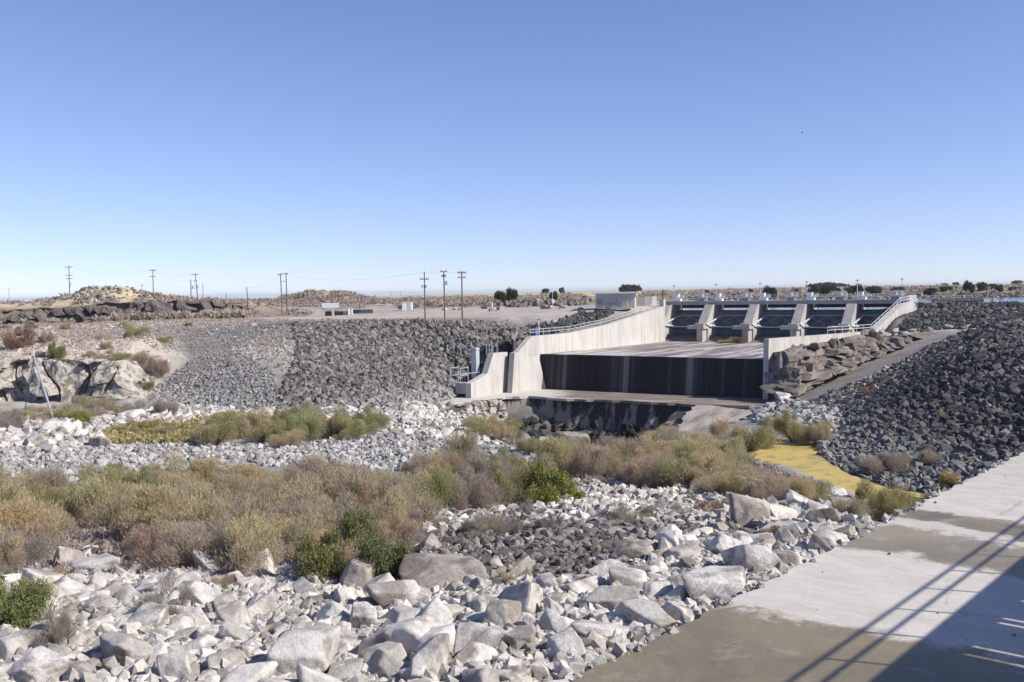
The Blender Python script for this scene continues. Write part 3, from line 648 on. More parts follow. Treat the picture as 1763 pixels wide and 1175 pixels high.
m, nt, b = mat('drip_stained_wall'); v = coords(nt, 'pos', (1, 1, .08)); n = noise(nt, v, .55, 6, .65, .4)
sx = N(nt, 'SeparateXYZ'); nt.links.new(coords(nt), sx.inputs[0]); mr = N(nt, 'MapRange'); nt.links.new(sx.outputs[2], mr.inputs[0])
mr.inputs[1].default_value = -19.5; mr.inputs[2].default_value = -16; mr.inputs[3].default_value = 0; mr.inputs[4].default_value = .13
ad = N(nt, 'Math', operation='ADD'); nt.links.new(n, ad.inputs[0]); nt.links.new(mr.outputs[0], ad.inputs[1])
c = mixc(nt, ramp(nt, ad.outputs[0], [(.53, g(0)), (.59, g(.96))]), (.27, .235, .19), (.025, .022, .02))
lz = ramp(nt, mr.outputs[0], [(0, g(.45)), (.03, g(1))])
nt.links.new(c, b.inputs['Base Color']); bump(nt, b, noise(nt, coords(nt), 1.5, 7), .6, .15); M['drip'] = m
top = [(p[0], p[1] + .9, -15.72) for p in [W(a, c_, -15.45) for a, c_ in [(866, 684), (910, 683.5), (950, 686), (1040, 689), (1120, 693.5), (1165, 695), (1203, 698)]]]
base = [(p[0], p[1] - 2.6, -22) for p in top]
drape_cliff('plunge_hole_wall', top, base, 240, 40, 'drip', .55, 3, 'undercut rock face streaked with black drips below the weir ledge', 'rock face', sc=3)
top = [W(a, c_, l) for a, c_, l in [(1203, 698, -15.9), (1185, 715, -16.5), (1165, 744, -17.8)]]
drape_cliff('plunge_hole_edge', top, [(p[0] - 1.2, p[1] - .4, -21.5) for p in top], 60, 20, 'drip', .5, 8, 'ragged dark rock edge under the sloping spill slab', 'rock face', sc=2)
top = [W(a, c_, -15.4) for a, c_ in [(735, 699), (770, 700), (805, 694), (835, 689), (868, 686)]]
base = [(p[0], p[1] - 1.6, -17.6) for i, p in enumerate(top)]
drape_cliff('rock_shelf', top, base, 120, 16, 'cliff_w', 1.0, 12, 'pale broken rock shelf under the left end of the toe slab', 'rock shelf', sc=1.5, blocky=1.6)
# pale cliff at the left
top = [(p[0], p[1] - 3.2, p[2] + .1) for p in CT]; base = [(p[0], p[1] - 3.4, p[2] - .5) for p in CB]
drape_cliff('river_cliff', top, base, 520, 44, 'cliff_w', 2.6, 5, 'pale layered river cliff with dark clefts at the left edge', 'cliff', sc=3, blocky=3.4)
top = [D(-500, 267, -2.6), D(0, 267, -2.6), D(130, 266, -2.2), D(180, 265, -1.2), D(260, 262, -1.0), D(350, 259, -1.1), D(418, 262, -2.6)]
base = [D(-500, 262, -7), D(0, 261, -7), D(130, 260, -7), D(180, 260, -7), D(260, 256, -7), D(350, 253, -7), D(415, 257, -6.4)]
drape_cliff('rim_cliff', top, base, 500, 30, 'cliff_d', 3.0, 9, 'dark basalt rim cliff behind the left bank', 'cliff', sc=4, blocky=3.4)
# outcrop right of the weir
top = [W(a, c_, l) for a, c_, l in [(1350, 605, -8.7), (1366, 603, -8.6), (1390, 597, -8.5), (1440, 590, -8.1), (1500, 581, -7.7), (1560, 576, -7.4), (1600, 573, -7.3)]]
base = [W(a, c_, l) for a, c_, l in [(1362, 684, -14.6), (1375, 682, -14.2), (1400, 664, -13.1), (1450, 643, -11.8), (1500, 618, -10.4), (1560, 596, -8.9), (1600, 582, -8.0)]]
drape_cliff('rock_outcrop', top, base, 240, 50, 'outcrop', 2.0, 21, 'brown blocky rock outcrop between the weir and the gravel ramp', 'rock outcrop', sc=3.2, blocky=1.7)

# ------------------------------------------------------------------ foreground apron and bridge
BA = Vector((.651, .759, 0)).normalized(); BN = Vector((BA.y, -BA.x, 0))   # along, right
m, nt, b = mat('apron_concrete'); v = coords(nt); vr = coords(nt, 'pos', (1, 1, 1), (0, 0, -math.atan2(BA.y, BA.x)))
sx = N(nt, 'SeparateXYZ'); nt.links.new(vr, sx.inputs[0])
nn = noise(nt, v, .35, 14, .74, .5); nb_ = noise(nt, v, 2.2, 6, .7)
ad = N(nt, 'Math', operation='MULTIPLY_ADD'); nt.links.new(nn, ad.inputs[0]); ad.inputs[1].default_value = 5.0; nt.links.new(sx.outputs[0], ad.inputs[2])
mr = N(nt, 'MapRange'); nt.links.new(ad.outputs[0], mr.inputs[0]); mr.inputs[1].default_value = 12.5; mr.inputs[2].default_value = 52.5
bands = ramp(nt, mr.outputs[0], [(0, g(1)), (.305, g(1)), (.318, g(0)), (.485, g(0)), (.497, g(.9)), (.572, g(.8)), (.578, g(.1)), (.598, g(.1)), (.604, g(1)), (.645, g(1)), (.655, g(0)), (1, g(.15))])
wet = mixc(nt, ramp(nt, noise(nt, v, .25, 6, .7, .4), [(.38, g(0)), (.62, g(1))]), (.245, .20, .125), (.15, .128, .082))
wet = mixc(nt, ramp(nt, noise(nt, v, .5, 8, .75, .3), [(.55, g(0)), (.70, g(.75))]), wet, (.40, .36, .30))
dry = mixc(nt, ramp(nt, noise(nt, coords(nt, 'pos', (.6, 1.1, 1), (0, 0, -math.atan2(BA.y, BA.x) + 1.57)), 1.0, 12, .75), [(.40, g(0)), (.66, g(1))]), (.58, .54, .485), (.46, .425, .375))
c = mixc(nt, bands, dry, wet)
sp = noise(nt, v, 1.3, 8, .8); c = mixc(nt, ramp(nt, sp, [(.64, g(0)), (.70, g(.55))]), c, (.13, .11, .085))
sp = noise(nt, v, 14, 4, .7); c = mixc(nt, 1.0, c, ramp(nt, sp, [(.3, g(.86)), (.7, g(1.07))]), 'MULTIPLY')
nt.links.new(c, b.inputs['Base Color']); rr_ = ramp(nt, bands, [(0, g(.85)), (1, g(.5))]); nt.links.new(rr_, b.inputs['Roughness'])
vo = N(nt, 'TexVoronoi', feature='DISTANCE_TO_EDGE'); vo.inputs['Scale'].default_value = .16
dn = nt.nodes.new('ShaderNodeTexNoise'); nt.links.new(v, dn.inputs['Vector']); dn.inputs['Scale'].default_value = .8; dn.inputs['Detail'].default_value = 6
vm = N(nt, 'VectorMath', operation='MULTIPLY_ADD'); nt.links.new(dn.outputs['Color'], vm.inputs[0]); vm.inputs[1].default_value = (1.6, 1.6, 0); nt.links.new(v, vm.inputs[2]); nt.links.new(vm.outputs[0], vo.inputs['Vector'])
c = mixc(nt, ramp(nt, vo.outputs[0], [(0, g(.35)), (.004, g(0))]), c, (.09, .075, .06)); nt.links.new(c, b.inputs['Base Color'])
bump(nt, b, noise(nt, v, 9, 8, .75), .45, .03); M['apron'] = m
e0 = Vector(W(980, 1175, -8)); 
ap = MB(); n = 60; a_ = e0 - BA * 30; L = 80.0
ed = []
for k in range(n * 3 + 1):
    q = a_ + BA * (L * k / (n * 3)); q = q + BN * (.07 * math.sin(k * 1.7) + .10 * random.random() - .05); ed.append(q)
ap.prism([tuple(q) for q in ed] + [tuple(a_ + BA * L + BN * 40), tuple(a_ + BN * 40)], (0, 0, -7)); ap.build('concrete_apron', 'apron')
tag(bpy.data.objects['concrete_apron'], 'broad concrete apron at lower right, brown where wet and white where dry', 'concrete apron')
bd = thing('bridge', 'concrete footbridge whose shadow with railing crosses the apron', 'bridge', BN * 1.5 + UP * -1.75)
EN = .10
cur = -22.0; gaps = []
for a in (25.4, 26.0, 28.0, 28.4, 30.1, 31.1): gaps.append(a)
st = [-22] + gaps + [70]
for k in range(len(st) - 1):
    p0, p1 = st[k] + (.0 if k == 0 else .075), st[k + 1] - (.0 if k == len(st) - 2 else .075)
    MB().box(BA * (p0 + p1) / 2 + BN * (EN + .7 + 2.6) + UP * -1.84, (p1 - p0, 5.2, .12), (BA, BN, UP)).build('deck_panel', 'conc_grey', bd)
MB().box(BA * 24 + BN * (EN + .35) + UP * -1.9, (92, .70, .3), (BA, BN, UP)).build('kerb_beam', 'conc_grey', bd)
for n_ in (2.6, 5.4): MB().box(BA * 24 + BN * (EN + n_) + UP * -2.3, (92, .3, .8), (BA, BN, UP)).build('girder', 'conc_grey', bd)
rl = thing('bridge_railing', 'pipe railing on the edge of the bridge', 'railing', BN * EN + UP * -1.75)
for k in range(-9, 32): 
    q = BA * (k * 1.07 * 2 + .3) + BN * (EN + .06) + UP * -1.75; MB().tube([q, q + UP * 1.07], .04, 6).build('post', 'galv', rl)
for f_ in (1.07, .62): MB().tube([BA * -20 + BN * (EN + .06) + UP * (-1.75 + f_), BA * 68 + BN * (EN + .06) + UP * (-1.75 + f_)], .045, 6).build('rail', 'galv', rl)

# ------------------------------------------------------------------ yard: building, shed, poles, headgate
c0 = Vector(D(1060, 200, -3.55))
bx, by = c0.x, c0.y; ex = Vector((.985, -.17, 0)).normalized(); ey = Vector((-ex.y, ex.x, 0)); AXB = (ex, ey, UP)
bl = thing('block_building', 'low tan block building with flat roof and white door end', 'building', c0)
MB().box(c0 + UP * 1.35, (7.8, 4.6, 3.0), AXB).build('wall', 'tanwall', bl)
MB().box(c0 + UP * 2.98 + ex * .15, (9.6, 5.6, .22), AXB).box(c0 + UP * 3.14 + ex * .15, (9.2, 5.2, .1), AXB).build('roof', 'roofm', bl)
d_ = MB().box(c0 - ex * 3.0 - ey * 2.32 + UP * .9, (1.1, .08, 2.0), AXB).build('door', 'door', bl); MB().box(c0 - ex * 2.6 - ey * 2.4 + UP * .9, (.1, .06, .1), AXB).build('handle', 'galv', d_)
MB().box(c0 - ey * 2.33 - ex * 1.2 + UP * .55, (.9, .08, .9), AXB).build('vent', 'steel_grey', bl)
MB().box(c0 + ex * 3.93 + UP * .95 - ey * .6, (.08, 1.2, 2.1), AXB).build('door', 'white', bl)
MB().box(c0 + ex * 3.93 + UP * .95 + ey * 1.2, (.08, 1.0, 2.1), AXB).build('door', 'white', bl)
t = thing('transformer_box', 'tan transformer box on a slab before the block building', 'transformer box', c0 + ex * 1.6 - ey * 4.2)
q = c0 + ex * 1.6 - ey * 4.2; MB().box(q + UP * 0, (3.4, 2.2, .3), AXB).build('slab', 'conc', t); MB().box(q + UP * .85, (2.0, 1.3, 1.5), AXB).box(q + UP * 1.62, (2.1, 1.4, .08), AXB).build('cabinet_body', 'box_tan', t)
MB().box(q + UP * .85 - ex * .5 - ey * .67, (.9, .04, 1.3), AXB).build('cabinet_door', 'steel_grey', t)
z0 = D(701, 262, 0); q = Vector((z0[0], z0[1], H(z0[0], z0[1]) - .05)); t = thing('shed', 'small white metal shed at the back of the gravel yard', 'shed', q)
MB().box(q + UP * 1.05, (2.6, 1.8, 2.1)).build('wall', 'white', t); MB().box(q + UP * 2.14, (2.8, 2.0, .1)).build('roof', 'white', t)
MB().box(q + UP * .95 + Vector((.5, -.92, 0)), (.9, .05, 1.8)).build('door', 'galv', t); MB().box(q + Vector((-2.0, .3, .8)), (1.1, .8, 1.0)).build('side_box', 'steel_grey', t)

def lev_at(px, py, Yd): return P(px, py, Yd)[2]
def pole(pxb, yt, Yd, label, arms=(), pxt=None, cans=(), r=.16, grp='utility poles across the plain', insul=True, wood='wood', base=None):
    x, y, _ = D(pxb, Yd, 0) if base is None else base; x = P(pxb, 520, Yd)[0]; z = H(x, y); zt = lev_at(pxt or pxb, yt, Yd); xt = P(pxt or pxb, yt, Yd)[0]
    b0 = Vector((x, y, z - .3)); tp = Vector((xt, y, zt)); t = thing('utility_pole', label, 'utility pole', b0, grp)
    MB().tube([b0, tp], r, 7, r * .7).build('pole', wood, t); ln = (tp - b0).length
    for dz, half, ang in arms:
        c_ = tp - UP * dz; d = Vector((math.cos(ang), math.sin(ang), 0)); a_ = MB().beam(c_ - d * half - Vector((0, .15, 0)), c_ + d * half - Vector((0, .15, 0)), .14, .16).build('crossarm', wood, t)
        if insul:
            for e in (-.95, -.5, .5, .95):
                q = c_ + d * half * e - Vector((0, .15, 0)); MB().tube([q, q + UP * .28], .06, 5).build('insulator', 'steel_grey', a_)
    for dz, dx, sz in cans:
        q = tp + Vector((dx, -.2, -dz)); MB().tube([q - UP * sz, q], sz * .42, 10).build('transformer', 'galv', t)
    return tp
U = {}
U[1] = pole(120.5, 458, 312, 'tall pole with three crossarms beside the left rocky mound', ((.4, 1.1, .3), (3.0, 1.0, .5), (4.0, .9, .2)), 118.5, ((5.4, .4, .8),))
U[2] = pole(264.5, 464, 300, 'pole with two crossarms right of the rocky mound', ((.3, 1.0, .2), (2.2, .8, .3)), 263)
U[3] = pole(245, 489, 520, 'short distant pole with a crossarm behind the mound', ((.8, 1.0, .2),), 244.5, r=.14)
U[4] = pole(329, 482, 288, 'bare upright pole just left of the leaning transformer pole', (), 328.6)
U[5] = pole(341.5, 471, 288, 'leaning pole carrying white transformer cans', ((.3, 1.0, .3), (2.2, .5, .6)), 336, ((3.4, .75, 1.0), (3.6, -.6, .9)))
U[6] = pole(350, 488, 330, 'thin bare pole just right of the leaning transformer pole', (), 349, r=.11)
U[7] = pole(390, 503, 380, 'short bare pole between the leaning pole and the dark cliff end', (), 389.5, r=.13)
U[8] = pole(427, 495, 262, 'bare pole with pale base at the right end of the dark cliff', (), 425)
U[9] = pole(731.5, 468, 172, 'left pole of the three in the gravel yard', ((1.3, .75, .2),), 730.5, ((2.3, -.3, .5), (2.3, .3, .5)), .13, 'three poles in the gravel yard')
U[10] = pole(765.5, 467, 170, 'middle pole of the three in the gravel yard, with a white transformer', ((.1, .7, .7), (.9, .4, 2.6)), 764, ((1.7, .5, .7),), .14, 'three poles in the gravel yard')
U[11] = pole(795.5, 467, 168, 'right pole of the three in the gravel yard, with braced crossarms', ((.3, .75, .2), (1.1, .7, .5)), 795, (), .15, 'three poles in the gravel yard')
# H frame
x0, x1 = P(485.5, 520, 262), P(494, 520, 268); z0 = H(x0[0], x0[1]); b0 = Vector((x0[0], x0[1], z0 - .3)); b1 = Vector((x1[0], x1[1], H(x1[0], x1[1]) - .3))
t = thing('utility_pole', 'two legged H frame pole with a wide top crossarm', 'utility pole', b0, 'utility poles across the plain')
t0 = Vector(P(483, 471, 262)); t1 = Vector(P(492.5, 470, 268))
MB().tube([b0, t0], .17, 7, .12).build('pole', 'wood', t); MB().tube([b1, t1], .17, 7, .12).build('pole', 'wood', t)
d = (t1 - t0).normalized(); a_ = MB().beam(t0 - d * 2.6 - UP * .2, t1 + d * 2.0 - UP * .2, .16, .2).build('crossarm', 'wood', t)
for p_ in (t0 - d * 2.4, t0 + d * .5, t1 - d * .4, t1 + d * 1.8): MB().tube([p_ - UP * .6, p_ - UP * .25], .12, 6).build('insulator', 'steel_grey', a_)
MB().beam(t0 - UP * 2.2 - d * .8, t1 - UP * 2.2 + d * .3, .12, .15).build('crossarm', 'wood', t)
U[12] = t0.copy()
def cable(a, c_, sag, label):
    pts_ = [a.lerp(c_, k / 14) - UP * sag * 4 * (k / 14) * (1 - k / 14) for k in range(15)]
    o = MB().tube(pts_, .011, 4).build('power_cable', 'wire'); return tag(centred(o), label, 'cable', 'power cables between the poles')
lb = 'thin power cable sagging between {}'
for a, c_, s, l in [(2, 5, 1.2, 'the two-arm pole and the leaning pole'), (2, 4, 1.4, 'the two-arm pole and the bare upright pole'), (5, 7, 2.6, 'the leaning pole and the short bare pole'), (6, 8, 2.6, 'the thin bare pole and the pale-based pole'), (8, 12, 1.2, 'the pale-based pole and the H frame'), (12, 9, 1.5, 'the H frame and the left yard pole'), (9, 10, .25, 'the left and middle yard poles'), (10, 11, .2, 'the middle and right yard poles'), (1, 2, 2.0, 'the mound pole and the two-arm pole')]:
    cable(U[a] - UP * .1, U[c_] - UP * .1, s, lb.format(l))
for px, yt, Yd, l in [(15.5, 497, 700, 'tiny distant pole at the far left horizon'), (673, 503, 900, 'left of two tiny poles on the horizon above the headgate'), (690, 502, 900, 'right of two tiny poles on the horizon above the headgate')]:
    pole(px, yt, Yd, l, ((.5, 1.2, .2),), r=.16, insul=False)
# instrument mast in the yard
q = D(951, 215, 0); q = Vector((q[0], q[1], H(q[0], q[1]))); t = thing('instrument_mast', 'white instrument mast with meter box left of the block building', 'mast', q)
MB().tube([q, q + UP * 4.6], .08, 6, .05).build('mast', 'galv', t); MB().box(q + Vector((.15, -.1, 1.7)), (.5, .3, .9)).build('meter_box', 'white', t)
q = D(847, 245, 0); q = Vector((q[0], q[1], H(q[0], q[1]))); tag(MB().tube([q, q + UP * 1.5], .12, 7).tube([q + UP * 1.5, q + UP * 1.6], .16, 7).build('bollard', 'white'), 'white marker bollard among the dark yard rocks', 'bollard')
# canal headgate
hg = thing('canal_headgate', 'small concrete canal headgate with railings at the far left of the yard', 'headgate', D(585, 225, -5))
hc = Vector(D(588, 225, -4.9)); hx = Vector((1, .12, 0)).normalized(); hy = Vector((-hx.y, hx.x, 0)); AXH = (hx, hy, UP)
def hb(dx, dy, dz, sx_, sy_, sz_, nm, mm): return MB().box(hc + hx * dx + hy * dy + UP * dz, (sx_, sy_, sz_), AXH).build(nm, mm, hg)
MB().prism([hc + hx * -7.6 + UP * .2, hc + hx * -3.8 + UP * .2, hc + hx * -3.8 + UP * 1.6, hc + hx * -5.2 + UP * 1.6], hy * .5).build('wing_wall', 'conc', hg)
hb(-2.0, 1, .75, .5, 2.5, 1.7, 'pier', 'conc'); hb(1.6, 1, .75, .4, 2.5, 1.9, 'pier', 'white'); hb(2.3, 1, .85, .3, 2.5, 1.7, 'pier', 'white')
hb(-3.1, 1, .55, 2.0, .3, 1.2, 'gate_leaf', 'steel_dark'); hb(-.4, 1, .55, 2.6, .3, 1.2, 'gate_leaf', 'steel_dark'); hb(.9, .8, .5, 1.3, .3, 1.3, 'panel', 'conc')
hb(-.3, 1.2, 1.55, 9.5, 2.4, .22, 'deck', 'conc_grey'); hb(4.6, 1, 1.0, 4.6, .4, .9, 'side_gate', 'steel_dark')
railing([hc + hx * -5 + UP * 1.66, hc + hx * 4.4 + UP * 1.66], 'low railing on the deck of the canal headgate', r=.03, step=1.6)
railing([hc + hx * -4 + hy * 6 + UP * 1.2, hc + hx * 6 + hy * 5 + UP * 1.4, hc + hx * 12 + hy * 9 + UP * 1.3], 'railing leading away behind the canal headgate', r=.03, step=2)
hb(-2.6, 1.2, 2.5, 3.8, .12, 1.1, 'screen', 'steel_light')
# boom on the right dam crest
t = thing('log_boom', 'long black floating boom at the reservoir edge on the right', 'boom', D(1650, 196, -4))
q0 = Vector(P(1606, 516, 189.5)); q1 = Vector(P(1690, 516, 189.5)); q0.z = q1.z = -3.05
MB().tube([q0 - BA * 0, q1], .5, 8).build('float', 'black', t); MB().box(q1 + Vector((.7, 0, -.05)), (1.0, .9, .8)).build('anchor_block', 'tanwall', t)
tag(MB().box(q1 + Vector((2.5, 0, -.1)), (.9, .8, .7)).box(q1 + Vector((2.5, 0, .3)), (.7, .6, .12)).build('concrete_block', 'tanwall'), 'tan concrete block at the right end of the black boom', 'concrete block')
# leaning pipe mast at left
a = Vector(W(97, 738, -14.1)); c_ = Vector(P(58, 613, 125)); t = thing('leaning_mast', 'leaning galvanised pipe tripod standing before the pale cliff', 'mast', a)
MB().tube([a + (a - c_).normalized() * .3, c_], .13, 7, .1).build('pipe', 'galv', t)
e = Vector(P(42, 712, 128)); MB().tube([e, c_ - UP * .3], .055, 5).build('stay', 'steel_dark', t); MB().tube([c_ - UP * .2, c_ + UP * .7], .09, 6).build('cap', 'steel_light', t)
# ------------------------------------------------------------------ rocks
def hull(n, seed, blocky=.5, flat=.75):
    rg = np.random.default_rng(seed); bm = bmesh.new()
    cs = [(a, b_, c_) for a in (-1, 1) for b_ in (-1, 1) for c_ in (-1, 1)]
    for q in cs:
        v = np.array(q) * (.62 + .3 * rg.random(3)) * (1, .85, flat); v += rg.normal(0, .16 * (1.2 - blocky), 3); bm.verts.new(v)
    for k in range(n):
        v = rg.normal(size=3); v /= np.linalg.norm(v); bm.verts.new(v * (1.0, .85, flat) * (.95 + .15 * rg.random()))
    r_ = bmesh.ops.convex_hull(bm, input=bm.verts); 
    for v in [v for v in bm.verts if not v.link_faces]: bm.verts.remove(v)
    return bm
def hull_arrays(*a):
    bm = hull(*a); bm.verts.index_update(); V = np.array([v.co[:] for v in bm.verts]); Fa = np.array([[v.index for v in f.verts] for f in bm.faces]); bm.free(); return V, Fa
def rock_radial(seed, sub, flat, sharp=11, nf=11, rough=.05):
    rg = np.random.default_rng(seed); bm = bmesh.new(); bmesh.ops.create_icosphere(bm, subdivisions=sub, radius=1)
    U_ = np.array([v.co[:] for v in bm.verts]); U_ /= np.linalg.norm(U_, axis=1)[:, None]; Fa = np.array([[v.index for v in f.verts] for f in bm.faces]); bm.free()
    nn_ = rg.normal(size=(nf, 3)); nn_ /= np.linalg.norm(nn_, axis=1)[:, None]; nn_ = np.concatenate([nn_, np.eye(3), -np.eye(3)])
    nn_ += rg.normal(0, .14, nn_.shape); nn_ /= np.linalg.norm(nn_, axis=1)[:, None]; d_ = .74 + .26 * rg.random(len(nn_))
    q = np.maximum(U_ @ nn_.T / d_, 1e-3); r_ = (q ** sharp).sum(1) ** (-1 / sharp)
    V = U_ * r_[:, None] * (1.16, .92, flat)
    if rough:
        n_ = fbm(V[:, 0] + V[:, 2] * .8, V[:, 1] - V[:, 2] * .6, .9, 3, seed) * rough * 1.6 + fbm(V[:, 0] * 1.1 - V[:, 2], V[:, 1] + V[:, 2] * .4, .28, 4, seed + 3) * rough
        V = V * (1 + n_[:, None])
    return V, Fa
LOWH = [hull_arrays(10, 100 + k, .3, .62 + .1 * (k % 4)) for k in range(14)]
LOWR = [rock_radial(300 + k, 1, .6 + .1 * (k % 4), 16, 8, .06) for k in range(14)]
def randrot(n):
    q = RNG.normal(size=(n, 4)); q /= np.linalg.norm(q, axis=1)[:, None]; a, b_, c_, d_ = q.T
    return np.stack([1 - 2 * (c_ * c_ + d_ * d_), 2 * (b_ * c_ - d_ * a), 2 * (b_ * d_ + c_ * a), 2 * (b_ * c_ + d_ * a), 1 - 2 * (b_ * b_ + d_ * d_), 2 * (c_ * d_ - b_ * a), 2 * (b_ * d_ - c_ * a), 2 * (c_ * d_ + b_ * a), 1 - 2 * (b_ * b_ + c_ * c_)], -1).reshape(n, 3, 3)
def merge_rocks(name, P3, sz, m, label, cat='rocks', fine=False):
    LOW = LOWR if fine else LOWH
    Vs, Fs, off = [], [], 0; which = RNG.integers(0, len(LOW), len(P3))
    for k in range(len(LOW)):
        idx = np.nonzero(which == k)[0]
        if not len(idx): continue
        V, Fa = LOW[k]; Rm = randrot(len(idx)); st = .75 + .5 * RNG.random((len(idx), 1, 3))
        W_ = np.einsum('nij,nvj->nvi', Rm, V[None] * st) * sz[idx, None, None] + P3[idx][:, None]
        Vs.append(W_.reshape(-1, 3)); Fs.append((Fa[None] + (np.arange(len(idx)) * len(V))[:, None, None]).reshape(-1, 3) + off); off += len(idx) * len(V)
    me = fast_mesh(name, np.concatenate(Vs), np.concatenate(Fs), m)
    o = bpy.data.objects.new(name, me); S.collection.objects.link(o); return tag(o, label, cat, None, 'stuff')
def scatter(poly, n, box=None, lo=0.0, zlim=None, extra=None, ymax=400):
    """uniform world points whose ground point falls inside an image-space outline"""
    # world bbox from rays is unreliable on slopes: sample a generous area
    out = []; got = 0
    x0, x1, y0, y1 = box; tries = 0
    while got < n and tries < 60:
        x = RNG.uniform(x0, x1, 20000); y = RNG.uniform(y0, y1, 20000); h = Hs(x, y); u, v = proj(x, y, h)
        k = inpoly(u, v, poly)
        if extra is not None: k &= extra(x, y, h, u, v)
        out.append(np.stack([x[k], y[k], h[k]], 1)); got += int(k.sum()); tries += 1
    return np.concatenate(out)[:n]
def sizes(n, lo, hi, p=2.2): return lo + (hi - lo) * RNG.random(n) ** p
def offwall(x, y, h, u, v):    # keep rocks off the concrete of the spillway
    r_x = x - L0.x; r_y = y - L0.y; uu = r_x * FU.x + r_y * FU.y; ss = r_x * FC.x + r_y * FC.y
    return ~((uu > -9) & (uu < 66) & (ss > -1.3) & (ss < 38.3)) & ~((uu > -18) & (uu < -6) & (ss > -3.2)&(ss<30)) & ~((uu > 20) & (ss > -3) & (ss < 48))
# centre bank riprap
CB_ = [(505, 559), (640, 556), (800, 555), (870, 560), (925, 574), (915, 590), (885, 610), (850, 640), (812, 672), (760, 695), (700, 712), (600, 724), (500, 722), (475, 700), (502, 640), (515, 600)]
p = scatter(CB_, 12000, (-45, 8, 112, 200), extra=offwall); s_ = sizes(len(p), .18, .52, 1.5); p[:, 2] += s_ * .25
merge_rocks('riprap', p, s_, 'riprap_c', 'dark grey riprap boulders covering the long bank left of the chute wall', 'riprap')
CS_ = [(268, 560), (320, 558), (400, 600), (470, 640), (490, 700), (480, 726), (380, 722), (300, 712), (262, 672), (300, 640), (330, 620), (285, 590)]
p = scatter(CS_, 13000, (-70, -20, 112, 235)); s_ = sizes(len(p), .04, .20, 2.8) * np.clip(1.6 - (p[:, 2] + 14) * .14, .55, 1.6); p[:, 2] += s_ * .2
merge_rocks('scree', p, s_, 'riprap_g', 'loose grey scree fan sliding down between the pale cliff and the riprap bank', 'scree')
p = scatter([(330, 556), (520, 560), (530, 600), (500, 630), (440, 640), (380, 590)], 1200, (-60, -20, 140, 230)); s_ = sizes(len(p), .08, .3, 3); p[:, 2] += s_ * .2
merge_rocks('loose_stones', p, s_, 'rubble_g', 'scattered small stones on the tan upper slope', 'stones')
p = scatter([(425, 572), (520, 562), (520, 600), (500, 660), (475, 650), (440, 610)], 2600, (-48, -20, 125, 215)); s_ = sizes(len(p), .03, .2, 2.6); p[:, 2] += s_ * .1
merge_rocks('loose_stones', p, s_, 'riprap_g', 'grey gravel thinning out over the tan patch beside the riprap', 'stones')
# behind the chute wall, upper fan
p = scatter([(905, 566), (960, 556), (1000, 541), (1060, 536), (1040, 548), (985, 568), (930, 575)], 900, (0, 32, 155, 215), extra=offwall); s_ = sizes(len(p), .25, .6); p[:, 2] += s_ * .2
merge_rocks('riprap', p, s_, 'riprap_d', 'dark rock strip behind the long chute wall below the block building', 'riprap')
# right embankment
RE_ = [(1385, 712), (1500, 668), (1600, 610), (1668, 572), (1763, 556), (2000, 552), (2050, 830), (1763, 880), (1640, 862), (1600, 854), (1520, 838), (1455, 815), (1412, 790), (1405, 758), (1440, 730)]
p = scatter(RE_, 13000, (22, 100, 52, 160)); s_ = sizes(len(p), .20, .72, 2.4) * np.clip(.55 + (p[:, 0] - 36) * .02 + (95 - p[:, 1]) * .006, .55, 1.1); p[:, 2] += s_ * .3
merge_rocks('riprap', p, s_, 'riprap_d', 'black basalt riprap covering the big embankment at the right', 'riprap')
p = scatter([(1335, 700), (1400, 690), (1520, 640), (1640, 578), (1650, 600), (1540, 680), (1440, 740), (1400, 757), (1340, 740)], 3000, (30, 75, 95, 155)); s_ = sizes(len(p), .12, .42, 2.5); p[:, 2] += s_ * .2
merge_rocks('rubble', p, s_, 'rubble_d', 'brownish rubble strip beside the gravel ramp', 'rubble')
p = scatter([(1300, 700), (1345, 690), (1440, 705), (1445, 740), (1400, 755), (1300, 735)], 700, (28, 60, 90, 132)); s_ = sizes(len(p), .2, .7, 2); p[:, 2] += s_ * .3
merge_rocks('rubble', p, s_, 'rubble_g', 'grey rubble at the foot of the gravel ramp beside the spill slab', 'rubble')
# dam embankment beyond
p = scatter([(1508, 572), (1500, 563), (1545, 528), (1570, 524), (1763, 524), (1900, 524), (1900, 556), (1763, 558), (1655, 567)], 5000, (52, 115, 140, 195), extra=offwall); s_ = sizes(len(p), .22, .58, 1.5); p[:, 2] += s_ * .1
merge_rocks('riprap', p, s_, 'riprap_c' if False else 'riprap_d', 'dark riprap face of the dam right of the white abutment wall', 'riprap')
# river bed rubble
def bed(poly, n, box, lo, hi, pw, m, label, nm='rubble', cat='rubble', zz=.15, extra=None, fine=False):
    if min(q[0] for q in poly) <= 0: poly = [(q[0] - 320 if q[0] <= 0 else q[0], q[1]) for q in poly]; box = (box[0] * 1.5, *box[1:]); n = int(n * 1.3)
    p = scatter(poly, n, box, extra=extra); s_ = sizes(len(p), lo, hi, pw); p[:, 2] += s_ * zz; return merge_rocks(nm, p, s_, m, label, cat, fine)
bed([(0, 745), (330, 700), (480, 712), (700, 700), (780, 700), (700, 728), (600, 735), (400, 722), (300, 735), (150, 770), (0, 790)], 3600, (-75, 0, 85, 138), .2, .75, 2.4, 'rubble_w', 'pale broken rock along the foot of the left bank')
bed([(0, 760), (200, 765), (360, 765), (500, 770), (640, 750), (780, 748), (900, 765), (930, 800), (880, 820), (700, 815), (550, 800), (300, 812), (100, 825), (0, 830)], 11000, (-60, 8, 68, 106), .07, .36, 2.9, 'rubble_g', 'grey river rubble bar across the middle of the bed')
